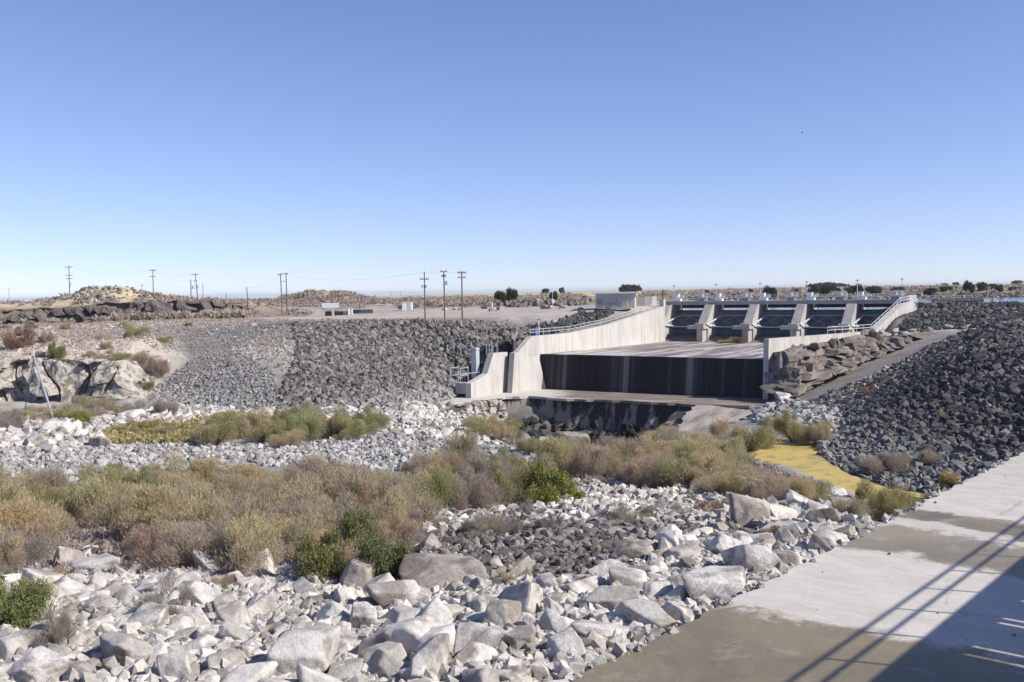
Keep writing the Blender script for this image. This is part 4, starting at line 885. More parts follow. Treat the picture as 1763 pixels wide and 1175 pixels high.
bed([(680, 726), (735, 738), (870, 744), (900, 752), (860, 770), (760, 765), (640, 745)], 1000, (-22, 4, 88, 134), .12, .55, 2.4, 'rubble_w', 'pale rubble left of the plunge hole')
bed([(690, 708), (735, 712), (870, 706), (885, 725), (870, 744), (735, 738), (680, 726)], 900, (-24, 4, 108, 145), .12, .5, 2.2, 'rubble_w', 'pale rubble in the hollow before the rock shelf')
bed([(0, 800), (250, 800), (330, 830), (200, 860), (0, 850)], 1200, (-50, -15, 60, 85), .08, .28, 2.6, 'rubble_g', 'fine grey stones at the left of the bed')
bed([(640, 865), (700, 840), (900, 850), (1000, 830), (1250, 850), (1290, 900), (1200, 910), (900, 900), (700, 930), (640, 930)], 5500, (-15, 30, 38, 76), .08, .42, 2.8, 'rubble_w', 'pale rubble in front of the middle shrubs', fine=True)
bed([(690, 930), (720, 895), (900, 880), (1100, 885), (1260, 900), (1300, 940), (1220, 960), (1060, 1010), (900, 1020), (760, 1000), (700, 985)], 12000, (-10, 18, 26, 62), .04, .30, 3.2, 'rubble_d', 'dark basalt rubble and gravel in the middle foreground', fine=True)
bed([(1200, 870), (1300, 850), (1450, 860), (1500, 905), (1430, 935), (1300, 945), (1200, 930)], 1500, (10, 30, 32, 66), .10, .5, 2.4, 'rubble_g', 'grey rubble between the shrubs and the concrete apron')
bed([(0, 1000), (60, 960), (330, 940), (560, 960), (600, 1000), (350, 1040), (0, 1060)], 2000, (-34, -5, 26, 44), .06, .35, 2.6, 'rubble_w', 'pale stones under the left brush')
WB_ = [(-60, 1020), (150, 1010), (350, 985), (560, 985), (700, 990), (830, 1010), (1000, 1000), (1080, 950), (1200, 925), (1300, 935), (1420, 925), (1478, 928), (980, 1180), (960, 1260), (-60, 1260)]
def offap(x, y, h, u, v):  # left of the apron edge
    return ((x - e0.x) * BN.x + (y - e0.y) * BN.y) < -.15
bed(WB_, 14000, (-26, 14, 15, 45), .05, .30, 1.8, 'rubble_w', 'small pale stones filling the gaps between the white boulders', zz=.2, extra=offap, fine=True)
# cobbles on the far shores
bed([(1150, 514), (1300, 509), (1763, 505), (1763, 513), (1300, 519), (1150, 522)], 1400, (50, 260, 330, 460), .3, .8, 2, 'rubble_d', 'dark rocky far shore of the reservoir', 'shore_rocks', 'rocks')
bed([(840, 520), (960, 516), (1020, 516), (1020, 524), (940, 532), (850, 528)], 500, (-10, 40, 250, 420), .4, 1.2, 2, 'rubble_d', 'dark rock heap on the rise behind the gravel yard', 'rocks', 'rocks')
bed([(120, 512), (150, 494), (215, 496), (290, 512), (290, 516), (60, 518)], 900, (-170, -90, 290, 340), .2, .7, 2, 'rubble_d', 'dark and pale rocks strewn over the mound on the left horizon', 'rocks', 'rocks')

# ---- individual boulders
def boulder_mesh(k, blocky=.5):
    bm = hull(5 + k % 4, 500 + k * 3, blocky, .6 + .09 * (k % 5))
    bmesh.ops.triangulate(bm, faces=bm.faces)
    bmesh.ops.dissolve_limit(bm, angle_limit=R(14), verts=bm.verts, edges=bm.edges)
    bmesh.ops.bevel(bm, geom=bm.edges[:], offset=.055, segments=2, profile=.6, affect='EDGES', clamp_overlap=True)
    bmesh.ops.triangulate(bm, faces=bm.faces)
    for it in range(2): bmesh.ops.subdivide_edges(bm, edges=[e for e in bm.edges if e.calc_length() > .16 / (it + 1)], cuts=1, use_grid_fill=True)
    bmesh.ops.triangulate(bm, faces=bm.faces); bm.normal_update()
    co = np.array([v.co[:] for v in bm.verts]); nr = np.array([v.normal[:] for v in bm.verts])
    d = fbm(co[:, 0] + co[:, 2] * .7, co[:, 1] + co[:, 2] * .5, .55, 4, k) * .085 + fbm(co[:, 0] - co[:, 2], co[:, 1] * 1.2, .16, 3, k + 3) * .026
    for v, dd, n_ in zip(bm.verts, d, nr): v.co += Vector(n_) * dd
    me = bpy.data.meshes.new('boulder'); bm.to_mesh(me); bm.free(); me.shade_smooth(); 
    try: me.set_sharp_from_angle(angle=R(34))
    except Exception: pass
    return me
BM_ = []
for k in range(16):
    V, Fa = rock_radial(700 + k, 5, .62 + .09 * (k % 5), (18, 28, 44, 22)[k % 4], (5, 8, 7, 10)[k % 4], .04)
    me = fast_mesh('boulder', V * 1.02, Fa, 'boulder', True)
    me.materials.clear(); BM_.append(me)
BMB = []
for me in BM_: me.materials.append(M['boulder']); c_ = me.copy(); c_.materials[0] = M['boulder_brown']; BMB.append(c_)
placed = []
def put_boulder(x, y, r, label, group=None, k=None, brown=False, st=(1, 1, 1), rz=None, sink=.3, tilt=.35, zoff=0):
    k = random.randrange(16) if k is None else k
    o = bpy.data.objects.new('boulder', (BMB if brown else BM_)[k]); S.collection.objects.link(o)
    z = H(x, y); o.location = (x, y, z + r * st[2] * (.62 - sink) + zoff); o.scale = (r * st[0], r * st[1], r * st[2])
    o.rotation_euler = (random.uniform(-tilt, tilt), random.uniform(-tilt, tilt), random.uniform(0, 6.28) if rz is None else rz)
    placed.append((x, y, r)); return tag(o, label, 'boulder', group)
def ground_at(px, py):     # where the line of sight meets the terrain
    d = ray(px, py); t = np.linspace(12, 320, 3000) / d.y; hh = Hs(d.x * t, d.y * t); k = np.nonzero(d.z * t < hh)[0]
    k = k[0] if len(k) else -1; return d.x * t[k], d.y * t[k]
# (centre px, base py, width px, height ratio, brown, label)
BL = [
 (520, 1150, 122, .95, 0, 'biggest smooth pale boulder at the bottom, left of the grey concrete apron'),
 (212, 1130, 72, 1.0, 0, 'tall pale boulder in the lower left with a dark shadow at its side'),
 (624, 1070, 46, 1.2, 0, 'upright narrow pale boulder in front of the dark green bushes'),
 (682, 1040, 66, .85, 0, 'rounded pale boulder right below the dark green bushes'),
 (612, 1008, 60, .9, 1, 'mottled brown boulder standing before the dark green bushes'),
 (760, 1010, 104, .52, 1, 'large slanting pinkish brown boulder right of the dark green bushes'),
 (863, 1070, 52, 1.35, 0, 'tall leaning pale slab boulder in the centre foreground'),
 (912, 1032, 46, .7, 0, 'squat pale boulder just behind the tall leaning slab'),
 (705, 1120, 118, .62, 0, 'wide pale ridge shaped boulder at the bottom centre'),
 (755, 1120, 70, .9, 0, 'pale pointed boulder beside the ridge shaped one'),
 (816, 1115, 54, 1.1, 0, 'steep pale wedge boulder in the bottom centre'),
 (1310, 985, 64, 1.05, 0, 'tall rounded pale boulder near the apron edge'),
 (1238, 1030, 100, .62, 0, 'very broad pale boulder touching the apron edge'),
 (1432, 948, 62, .95, 0, 'craggy upright grey boulder at the apron edge'),
 (1100, 960, 60, .75, 1, 'dark brown topped boulder right of the basalt rubble'),
 (1178, 962, 58, .68, 0, 'square pale boulder behind the broad one'),
 (1085, 1015, 80, .75, 0, 'pale angular boulder left of the broad one'),
 (1135, 1030, 42, 1.1, 0, 'narrow pale boulder between the angular and the broad one'),
 (1060, 1048, 62, .8, 0, 'pale boulder with rippled front in the right foreground'),
 (1115, 1065, 76, .65, 0, 'grey shaded boulder near the apron edge'),
 (1298, 905, 62, 1.0, 1, 'dark fissured boulder at the left end of the grey rock pile'),
 (1345, 900, 52, .7, 0, 'pale topped boulder in the middle of the grey rock pile'),
 (1408, 890, 50, .6, 0, 'flat grey boulder at the right end of the grey rock pile'),
 (1438, 862, 50, .6, 0, 'grey boulder at the pool edge below the algae'),
 (112, 975, 44, .95, 0, 'grey upright boulder left in the brown brush'),
 (158, 985, 72, .5, 0, 'grey flat boulder beside the upright one in the brown brush'),
 (855, 978, 24, 1.1, 1, 'small cube like boulder alone in the dark rubble'),
 (1352, 688, 34, .65, 0, 'white boulder at the foot of the brown outcrop'),
 (963, 780, 30, .9, 0, 'pointed pale boulder at the rim of the plunge hole'),
 (15, 1125, 50, 1.2, 0, 'white boulder at the lower left picture corner'),
 (65, 1160, 72, .8, 0, 'flat white boulder in the lower left corner'),
 (385, 1145, 62, .8, 0, 'striped grey and white boulder left of the biggest one'),
 (590, 1160, 70, .6, 0, 'low white boulder right of the biggest one'),
 (1180, 1008, 40, .8, 0, 'rounded pale boulder wedged beside the broad one'),
 (1035, 1090, 70, .55, 0, 'pale flat boulder by the lower apron edge'),
 (900, 1100, 60, .7, 0, 'pale rounded boulder in the lower middle'),
 (840, 815, 26, .6, 0, 'white boulder on the grey rubble bar'),
 (170, 768, 36, .6, 1, 'dark sided boulder left on the rubble bar'),
 (222, 722, 42, .5, 0, 'flat pale boulder in the brush under the left cliff'),
 (90, 742, 50, .45, 0, 'broad pale boulder at the foot of the leaning mast'),
]
for i, (px, py, wd, hr, br, lb) in enumerate(BL):
    x, y = ground_at(px, py + (18 if py > 1050 else 8 if py > 940 else 3)); r = wd / F * y * (.56 if py > 940 else .5); y += r * .5
    put_boulder(x, y, r, lb, None, (i * 5) % 16, bool(br), (1, 1, max(.6, min(1.35, hr * 1.15))), sink=.12, tilt=.2)
# dark rock in the plunge hole
o = bpy.data.objects.new('boulder', BMB[3]); S.collection.objects.link(o); q = P(982, 764, 104); o.location = q; o.scale = (2.1, 1.7, 1.5); tag(o, 'dark brown rock block standing in the plunge hole', 'boulder')
for q_, lb in (((936, 757), 'smaller dark rock left of the block in the plunge hole'),): 
    o = bpy.data.objects.new('boulder', BMB[7]); S.collection.objects.link(o); q = P(q_[0], q_[1] + 6, 106); o.location = q; o.scale = (1.4, 1.3, 1.0); tag(o, lb, 'boulder')
# yard rocks
for i, (px, py, wd) in enumerate([(765, 533, 9), (784, 533, 11), (793, 533, 9), (835, 531, 14), (849, 535, 14), (860, 533, 13), (938, 531, 14), (948, 531, 12), (970, 530, 15), (1000, 532, 8)]):
    x, y = ground_at(px, py + 1); put_boulder(x, y, wd / F * y * .5, 'dark boulder in the row along the back of the gravel yard', 'dark boulders along the gravel yard', None, True, (1, 1, .8))
for i, (px, py, wd) in enumerate([(1430, 578, 16), (1450, 575, 14), (1490, 575, 14), (1517, 574, 10), (1541, 573, 10), (1572, 571, 9), (1598, 570, 13), (1628, 567, 18), (1663, 566, 12)]):
    x, y = ground_at(px, py); put_boulder(x, y, wd / F * y * .55, 'dark boulder in the row lining the bench right of the low white wall', 'dark boulders lining the bench', None, True, (1, 1, .8))
# filler boulders, big first; keep apart
def fill(poly, box, n, lo, hi, label, group, brown=0., extra=None, pw=2.0, gap=.82):
    c = scatter(poly, 9000, box, extra=extra); rs = np.sort(sizes(n * 6, lo, hi, pw))[::-1]; j = 0; cnt = 0
    PA = [np.array(placed)]
    for x, y, z in c:
        if cnt >= n or j >= len(rs): break
        r = rs[int(cnt / n * len(rs) * .999)]
        A = np.array(placed)
        if np.all(np.hypot(A[:, 0] - x, A[:, 1] - y) > (A[:, 2] + r) * gap):
            put_boulder(x, y, r, label, group, None, random.random() < brown, (1, random.uniform(.75, 1), random.uniform(.65, 1.1)), sink=.25, tilt=.6); cnt += 1
    return cnt
c1 = fill(WB_, (-22, 14, 17, 42), 240, .25, .58, 'pale boulder in the jumbled white boulder field of the foreground', 'white boulders of the foreground field', .04, offap, 1.5, .74)
c2 = fill([(690, 950), (720, 905), (900, 900), (1100, 890), (1260, 910), (1220, 950), (1060, 1000), (900, 1000)], (-10, 18, 28, 60), 26, .18, .5, 'dark brown boulder lying in the basalt rubble of the middle foreground', 'brown boulders in the basalt rubble', .9)
c3 = fill([(1255, 870), (1300, 845), (1440, 870), (1490, 900), (1420, 925), (1270, 915)], (12, 30, 32, 62), 16, .4, .95, 'grey boulder in the rock pile between shrubs and apron', 'grey boulders of the rock pile', .5)
c4 = fill([(0, 760), (150, 750), (330, 725), (640, 722), (700, 735), (300, 740), (150, 775), (0, 790)], (-60, 0, 85, 130), 24, .5, 1.0, 'pale boulder in the broken rock at the foot of the left bank', 'pale boulders at the bank foot')
print('boulders', c1, c2, c3, c4)

# ------------------------------------------------------------------ plants
def leaf_mat(name, lo, mid, hi, bare=None, zb=(.0, .6)):
    m = bpy.data.materials.new(name); m.use_nodes = True; nt = m.node_tree; b = nt.nodes['Principled BSDF']
    rnd = N(nt, 'NewGeometry').outputs['Random Per Island']; ob = N(nt, 'ObjectInfo').outputs['Random']
    c = ramp(nt, rnd, [(0, lo), (.5, mid), (1, hi)])
    c = mixc(nt, 1.0, c, ramp(nt, ob, [(0, (.86, .88, .9)), (.35, (1.02, 1.0, .92)), (.7, (1.10, 1.0, .9)), (1, (.96, 1.06, .9))]), 'MULTIPLY')
    if bare:
        sx = N(nt, 'SeparateXYZ'); nt.links.new(N(nt, 'TexCoord').outputs['Object'], sx.inputs[0])
        v = noise(nt, N(nt, 'TexCoord').outputs['Object'], 3, 3); ad = N(nt, 'Math', operation='MULTIPLY_ADD'); nt.links.new(v, ad.inputs[0]); ad.inputs[1].default_value = .5; nt.links.new(sx.outputs[2], ad.inputs[2])
        mr = N(nt, 'MapRange'); nt.links.new(ad.outputs[0], mr.inputs[0]); mr.inputs[1].default_value = zb[0] + .25; mr.inputs[2].default_value = zb[1] + .25; mr.inputs[3].default_value = 1; mr.inputs[4].default_value = 0
        c = mixc(nt, mr.outputs[0], c, bare)
    nt.links.new(c, b.inputs['Base Color']); b.inputs['Roughness'].default_value = .8; b.inputs['Specular IOR Level'].default_value = .2
    tr = N(nt, 'BsdfTranslucent'); nt.links.new(c, tr.inputs[0]); mx = N(nt, 'MixShader'); mx.inputs[0].default_value = .45
    nt.links.new(b.outputs[0], mx.inputs[1]); nt.links.new(tr.outputs[0], mx.inputs[2]); nt.links.new(mx.outputs[0], nt.nodes['Material Output'].inputs[0]); M[name] = m; return m
leaf_mat('tamarisk_leaf', (.38, .325, .20), (.52, .45, .29), (.64, .565, .39), (.48, .405, .345), (.05, .75))
leaf_mat('olive_leaf', (.27, .26, .135), (.38, .36, .195), (.50, .46, .28), (.42, .355, .285), (.0, .45))
leaf_mat('brown_leaf', (.33, .27, .215), (.45, .375, .30), (.56, .48, .395), (.41, .345, .31), (.0, .6))
leaf_mat('yellow_leaf', (.32, .27, .13), (.44, .37, .18), (.54, .45, .25))
leaf_mat('green_leaf', (.14, .155, .065), (.22, .24, .10), (.33, .33, .15))
leaf_mat('bright_leaf', (.15, .18, .05), (.26, .29, .08), (.46, .40, .11))
leaf_mat('grey_twig', (.26, .23, .21), (.36, .33, .305), (.46, .425, .40))
leaf_mat('dark_leaf', (.035, .045, .02), (.06, .075, .035), (.10, .12, .05))
leaf_mat('rust_leaf', (.22, .13, .09), (.31, .20, .14), (.40, .28, .20))
M['twig'] = plain('twig_bark', (.20, .155, .125), .9)

def blades(base, dirs, ln, wd):
    """thin two-triangle sprigs"""
    n = len(base); side = np.cross(dirs, RNG.normal(size=(n, 3))); side /= np.linalg.norm(side, axis=1)[:, None] + 1e-9
    a = base - side * wd[:, None] * .5; b_ = base + side * wd[:, None] * .5; mid = base + dirs * ln[:, None] * .6
    c_ = mid + side * wd[:, None] * .45; d_ = mid - side * wd[:, None] * .45; tip = base + dirs * ln[:, None]
    V = np.stack([a, b_, c_, d_, tip], 1).reshape(-1, 3); i = np.arange(n)[:, None] * 5
    Fa = np.concatenate([i + [0, 1, 2], i + [0, 2, 3], i + [3, 2, 4]]); return V, Fa
def shrub_parts(seed, n, kind='feather', h=1.0, ln=.13, wd=.016, lobes=9):
    rg = np.random.default_rng(seed)
    # clumpy dome: sprigs gather on branch ends
    L = rg.normal(size=(lobes, 3)); L /= np.linalg.norm(L, axis=1)[:, None]; L[:, 2] = np.abs(L[:, 2]) * .9 + .12
    L *= (.45 + .40 * rg.random((lobes, 1))); L[:, 2] *= h * 1.05
    k = rg.integers(0, lobes, n); rad = .18 + .22 * rg.random(lobes)
    q = rg.normal(size=(n, 3)); q /= np.linalg.norm(q, axis=1)[:, None]; q *= (rg.random((n, 1)) ** .45)
    base = L[k] + q * rad[k][:, None] * (1, 1, .9)
    t = rg.random(n) < .32     # sprigs along the stems, lower down
    base[t] = base[t] * (rg.random((t.sum(), 1)) ** .6)
    base[:, 2] = np.abs(base[:, 2])
    d = base * (1, 1, .6) + rg.normal(0, .6, (n, 3)); d[:, 2] = np.abs(d[:, 2]) + .45; d /= np.linalg.norm(d, axis=1)[:, None]
    if kind == 'leafy': d = rg.normal(size=(n, 3)); d /= np.linalg.norm(d, axis=1)[:, None]
    V, Fa = blades(base, d, ln * (.5 + rg.random(n)), wd * (.6 + .8 * rg.random(n)))
    # stems
    mb = MB()
    for i in range(lobes + 6):
        tp = L[i % lobes] * (.9 + .2 * rg.random()) + rg.normal(0, .06, 3); tp[2] = abs(tp[2]) + .05; b0 = np.array([tp[0] * .12, tp[1] * .12, -.05]); md = (b0 + tp) / 2 * (.8, .8, 1.1)
        mb.tube([tuple(b0), tuple(md), tuple(tp)], .012, 4, .004)
        for j in range(3):
            f_ = .35 + .5 * rg.random(); a_ = b0 + (tp - b0) * f_; e_ = a_ + rg.normal(0, .16, 3) + (0, 0, .14); mb.tube([tuple(a_), tuple(e_)], .006, 3, .002)
    return V, Fa, mb
SH = {}
def shrub_proto(key, leafm, seeds, n, **kw):
    for sd in seeds:
        V, Fa, mb = shrub_parts(sd, n, **kw); lf = fast_mesh('foliage', V, Fa, leafm)
        me = bpy.data.meshes.new('stems'); me.from_pydata(mb.v, [], mb.f); me.materials.append(M['twig'])
        SH.setdefault(key, []).append((lf, me))
shrub_proto('tam', 'tamarisk_leaf', range(1, 6), 19000, ln=.075, wd=.0085, lobes=16)
shrub_proto('olive', 'olive_leaf', range(11, 15), 18000, ln=.07, wd=.0095, lobes=15)
shrub_proto('brown', 'brown_leaf', range(21, 24), 17000, ln=.085, wd=.0075, lobes=14)
shrub_proto('yellow', 'yellow_leaf', range(31, 33), 5000, ln=.15, wd=.018)
shrub_proto('green', 'green_leaf', range(41, 44), 9000, kind='leafy', ln=.075, wd=.022, lobes=14)
shrub_proto('bright', 'bright_leaf', range(51, 53), 8000, kind='leafy', ln=.08, wd=.024, lobes=12)
shrub_proto('grey', 'grey_twig', range(61, 64), 3800, ln=.22, wd=.008)
shrub_proto('rust', 'rust_leaf', range(71, 73), 4000, ln=.12, wd=.02)
def put_shrub(kind, x, y, w_, h_, label, group=None, zo=0, nm='shrub', cat='shrub'):
    lf, st = random.choice(SH[kind]); z = H(x, y) + zo; s_ = w_ / 2 * 1.05
    t = thing(nm, label, cat, (x, y, z - .03), group); t.rotation_euler = (0, 0, random.uniform(0, 6.28))
    for nme, me in (('foliage', lf), ('stems', st)):
        o = bpy.data.objects.new(nme, me); S.collection.objects.link(o); o.parent = t; o.scale = (s_, s_, h_ / .98)
    return t
# single shrubs: px, base py, width px, height px, kind, label
SL = [
 (935, 872, 78, 70, 'bright', 'bright green and orange bush in the middle of the river bed'), (975, 865, 56, 40, 'bright', 'lower yellow green bush right of the bright green one'),
 (555, 1005, 90, 85, 'green', 'dark green bush left of the mottled brown boulder'), (660, 1008, 95, 90, 'green', 'dark green bush behind the pale rounded boulder'), (610, 985, 80, 95, 'green', 'tall dark green bush between the two other dark green ones'),
 (20, 1085, 110, 95, 'green', 'dark green bush at the left picture edge'), (60, 1050, 70, 60, 'olive', 'olive bush beside the dark green one at the left edge'),
 (1300, 782, 90, 70, 'olive', 'round olive bush at the left tip of the algae pool'), (1365, 765, 80, 60, 'olive', 'olive bush behind the algae pool'), (1250, 775, 70, 55, 'tam', 'tan bush left of the round olive one at the pool'),
 (1415, 762, 46, 42, 'tam', 'tan bush between the pool and the dark riprap'), (1125, 775, 60, 34, 'yellow', 'yellow bush in front of the plunge hole'),
 (1515, 895, 110, 72, 'olive', 'grey green bush at the pool end beside the apron'), (1580, 880, 70, 35, 'olive', 'low olive bush against the apron edge'), (1460, 895, 70, 40, 'brown', 'brown bush left of the grey green one at the pool end'), (1635, 862, 40, 28, 'yellow', 'small yellow green tuft by the apron edge under the riprap'),
 (1530, 812, 100, 32, 'brown', 'dry brown bush on the riprap toe above the pool'), (1600, 800, 40, 26, 'brown', 'small dry bush among the dark riprap'),
 (845, 752, 120, 36, 'olive', 'wide green bush at the left rim of the plunge hole'), (815, 742, 70, 24, 'olive', 'low green bush beside the wide one at the rim'),
 (820, 880, 40, 26, 'yellow', 'small yellow bush before the middle shrubs'), (200, 825, 38, 34, 'olive', 'small olive bush alone on the grey rubble bar'), (52, 832, 22, 26, 'tam', 'small tan bush left on the rubble bar'),
 (290, 1065, 105, 72, 'grey', 'bare grey twiggy bush in the left foreground'), (85, 1120, 90, 70, 'grey', 'bare grey bush beside the dark green one in the lower left'), (450, 1040, 34, 22, 'grey', 'small grey twig tuft between pale boulders'),
 (840, 925, 100, 36, 'grey', 'grey dry brush on the dark rubble'), (700, 1035, 44, 52, 'grey', 'thin bare bush between the rounded and the slanting boulder'), (885, 1010, 52, 26, 'tam', 'pale tan tuft on the dark rubble slope'),
 (1080, 905, 70, 32, 'grey', 'grey dry brush behind the brown topped boulder'), (1140, 890, 80, 30, 'grey', 'grey dry brush right of the dark rubble'), (1230, 885, 100, 26, 'rust', 'reddish low brush left of the grey rock pile'), (1360, 935, 110, 30, 'rust', 'reddish brush below the grey rock pile'), (1330, 930, 60, 24, 'olive', 'low olive brush below the grey rock pile'),
 (1190, 865, 26, 18, 'olive', 'tiny olive tuft on the pale rubble'), (1480, 870, 22, 34, 'bright', 'slim bright green reed clump in the algae pool'),
 (345, 812, 60, 14, 'rust', 'low reddish mat on the rubble bar'), (420, 815, 50, 14, 'rust', 'low reddish mat right of the other on the rubble bar'),
 (135, 733, 36, 28, 'bright', 'small bright green bush under the pale cliff'), (97, 621, 34, 34, 'green', 'dark bush on the edge of the pale cliff'), (250, 674, 34, 24, 'green', 'dark green bush hanging beside the scree'), (245, 640, 56, 40, 'brown', 'brown bush at the end of the pale cliff'), (275, 650, 40, 34, 'brown', 'pale brown bush beside the scree fan'), (195, 622, 60, 18, 'olive', 'olive bush on the pale cliff edge'),
 (30, 600, 70, 34, 'rust', 'rust orange bush on the upper left bank'), (80, 590, 30, 22, 'brown', 'small brown bush on the upper left bank'), (232, 582, 50, 26, 'olive', 'olive bush on the upper bank above the scree'), (325, 563, 16, 10, 'olive', 'tiny olive bush on the canal bank edge'), (396, 630, 10, 14, 'tam', 'tiny tan tuft on the scree'),
 (1515, 660, 26, 12, 'rust', 'small rust bush on the rubble beside the ramp'), (1498, 680, 34, 14, 'rust', 'low rust bush lower beside the ramp'), (1620, 725, 12, 22, 'tam', 'small tan tuft in the middle of the dark riprap'), (1755, 566, 24, 14, 'tam', 'tan tuft on top of the right embankment'),
 (718, 557, 14, 12, 'olive', 'tiny bush between the yard poles'), (1420, 600, 16, 8, 'olive', 'tiny green tuft on the brown outcrop'),
 (1270, 590, 40, 10, 'rust', 'low rusty weeds at the foot of the middle gate pier'), (1250, 590, 30, 8, 'olive', 'low green weeds at the foot of the second gate bay'),
]
for px, py, wp, hp, kd, lb in SL:
    if py < 595 and px > 1200 and px < 1300:
        q = W(px, py + .5, -10.35); x, y = q[0], q[1]; zo = -10.35 - H(x, y)
    else: x, y = ground_at(px, py); zo = 0
    if kd in ('green', 'bright') and wp > 40: wp *= 1.2; hp *= 1.2
    put_shrub(kd, x, y, wp / F * y, hp / F * y * 1.02, lb, None, zo)
def belt(poly, box, n, wlo, whi, kinds, label, group, hr=(.7, 1.0), gap=.6, extra=None):
    c = scatter(poly, 4000, box, extra=extra); pl = []; cnt = 0
    for x, y, z in c:
        if cnt >= n: break
        w_ = random.uniform(wlo, whi)
        if all(math.hypot(x - a, y - b_) > (w_ + q) * .5 * gap for a, b_, q in pl):
            pl.append((x, y, w_)); kd = random.choice(kinds)
            nmk = {'tam': 'tan', 'olive': 'olive green', 'brown': 'brown', 'yellow': 'yellow', 'grey': 'bare grey', 'rust': 'rust red', 'green': 'green', 'bright': 'bright green'}[kd]
            put_shrub(kd, x, y, w_, w_ * random.uniform(*hr), label.format(nmk), group + ', ' + nmk + ' ones'); cnt += 1
    return cnt
b1 = belt([(-60, 880), (60, 870), (250, 850), (420, 838), (560, 836), (700, 855), (710, 900), (700, 970), (620, 990), (520, 1000), (380, 1000), (320, 1000), (240, 960), (190, 945), (60, 960), (0, 1000), (-60, 1030)], (-45, 2, 34, 72), 95, 2.4, 4.4, ['tam', 'tam', 'tam', 'olive', 'brown', 'brown', 'brown'], 'feathery {} shrub in the wide belt across the left foreground', 'shrubs of the left foreground belt', (.48, .72), .44)
b2 = belt([(680, 870), (700, 830), (800, 822), (900, 835), (900, 865), (800, 885), (720, 890)], (-12, 4, 44, 76), 14, 2.4, 3.6, ['tam', 'brown', 'olive'], 'feathery {} shrub in the middle group left of the bright green bush', 'shrubs of the middle group')
b3 = belt([(940, 812), (1010, 802), (1100, 800), (1160, 784), (1250, 784), (1290, 800), (1215, 852), (1000, 828), (940, 825)], (0, 32, 50, 100), 50, 2.6, 4.2, ['tam', 'tam', 'brown', 'olive'], 'feathery {} shrub in the belt before the plunge hole and pool', 'shrubs of the belt before the pool', (.5, .75), .42)
b3b = belt([(1200, 815), (1250, 822), (1300, 842), (1360, 858), (1425, 868), (1400, 876), (1200, 858)], (10, 34, 50, 90), 24, 2.4, 3.6, ['tam', 'brown', 'olive'], 'lower feathery {} shrub at the near edge of the algae pool', 'shrubs at the near pool edge', (.48, .62), .4)
b4 = belt([(365, 770), (420, 740), (560, 722), (640, 735), (640, 760), (500, 772)], (-36, -8, 78, 118), 18, 3.0, 5.0, ['olive', 'olive', 'tam'], 'dense {} shrub on the left of the bed behind the rubble bar', 'shrubs behind the rubble bar', (.5, .75), .5)
b5 = belt([(170, 765), (200, 742), (320, 730), (420, 722), (400, 745), (300, 765)], (-58, -22, 84, 118), 14, 2.2, 3.6, ['yellow', 'yellow', 'olive', 'tam'], '{} grass like shrub in the bright strip under the left bank', 'shrubs of the bright strip', (.4, .6), .5)
b6 = belt([(-40, 742), (0, 722), (100, 714), (200, 706), (300, 706), (300, 718), (200, 724), (100, 735), (0, 745)], (-80, -36, 95, 142), 24, 2.8, 4.6, ['brown', 'tam', 'brown', 'olive', 'grey'], '{} brush in the strip below the pale cliff', 'brush below the pale cliff', (.4, .6), .5)
b7 = belt([(700, 910), (830, 890), (1000, 880), (1250, 890), (1280, 930), (1100, 950), (900, 950)], (-8, 20, 34, 62), 12, .8, 1.8, ['grey', 'grey', 'brown'], 'low {} tuft scattered over the dark rubble', 'tufts on the dark rubble', (.4, .6))
b8 = belt([(-20, 1000), (60, 980), (280, 970), (520, 985), (500, 1010), (250, 1030), (0, 1060)], (-30, -6, 28, 44), 8, .9, 1.8, ['grey', 'brown', 'brown'], 'low {} tuft between brush and boulders at left', 'tufts between brush and boulders', (.4, .6))
b9 = belt([(0, 565), (240, 560), (300, 600), (250, 640), (0, 640)], (-110, -40, 140, 230), 14, 1.4, 3.4, ['brown', 'rust', 'tam', 'olive'], '{} bush scattered on the dry upper left bank', 'bushes on the upper left bank', (.35, .55))
b10 = belt([(800, 735), (900, 745), (920, 770), (1000, 790), (940, 800), (860, 770)], (-8, 10, 84, 116), 8, 1.6, 3, ['olive', 'tam'], '{} bush near the left rim of the plunge hole', 'bushes at the rim')
print('shrubs', b1, b2, b3, b4, b5, b6, b7, b8, b9, b10)

# far scrub as ground cover
def cover(name, poly, box, n, s0, s1, m, label, per=26, cat='scrub', ex=None):
    c = scatter(poly, n, box, extra=ex); n = len(c); s_ = RNG.uniform(s0, s1, n)
    b_ = c[:, None] + RNG.normal(0, .33, (n, per, 3)) * s_[:, None, None] * (1, 1, .4) + np.array([0, 0, .32]) * s_[:, None, None]
    d_ = RNG.normal(size=(n * per, 3)); d_[:, 2] = np.abs(d_[:, 2]) + .3; d_ /= np.linalg.norm(d_, axis=1)[:, None]
    ss = np.repeat(s_, per); V, Fa = blades(b_.reshape(-1, 3), d_, ss * .5, ss * .22)
    me = fast_mesh(name, V, Fa, m); o = bpy.data.objects.new(name, me); S.collection.objects.link(o); return tag(o, label, cat, None, 'stuff')
cover('sagebrush', [(-20, 505), (420, 512), (640, 512), (860, 512), (860, 532), (640, 530), (520, 548), (430, 548), (400, 530), (-20, 528)], (-230, 10, 240, 520), 900, .8, 2.2, 'brown_leaf', 'brown sagebrush over the plain behind the left bank')
cover('sagebrush', [(-20, 505), (420, 512), (640, 512), (1000, 505), (1010, 528), (640, 530), (520, 548), (430, 548), (400, 530), (-20, 528)], (-230, 60, 240, 600), 1000, .8, 2.2, 'olive_leaf', 'olive sagebrush over the plain behind the left bank')
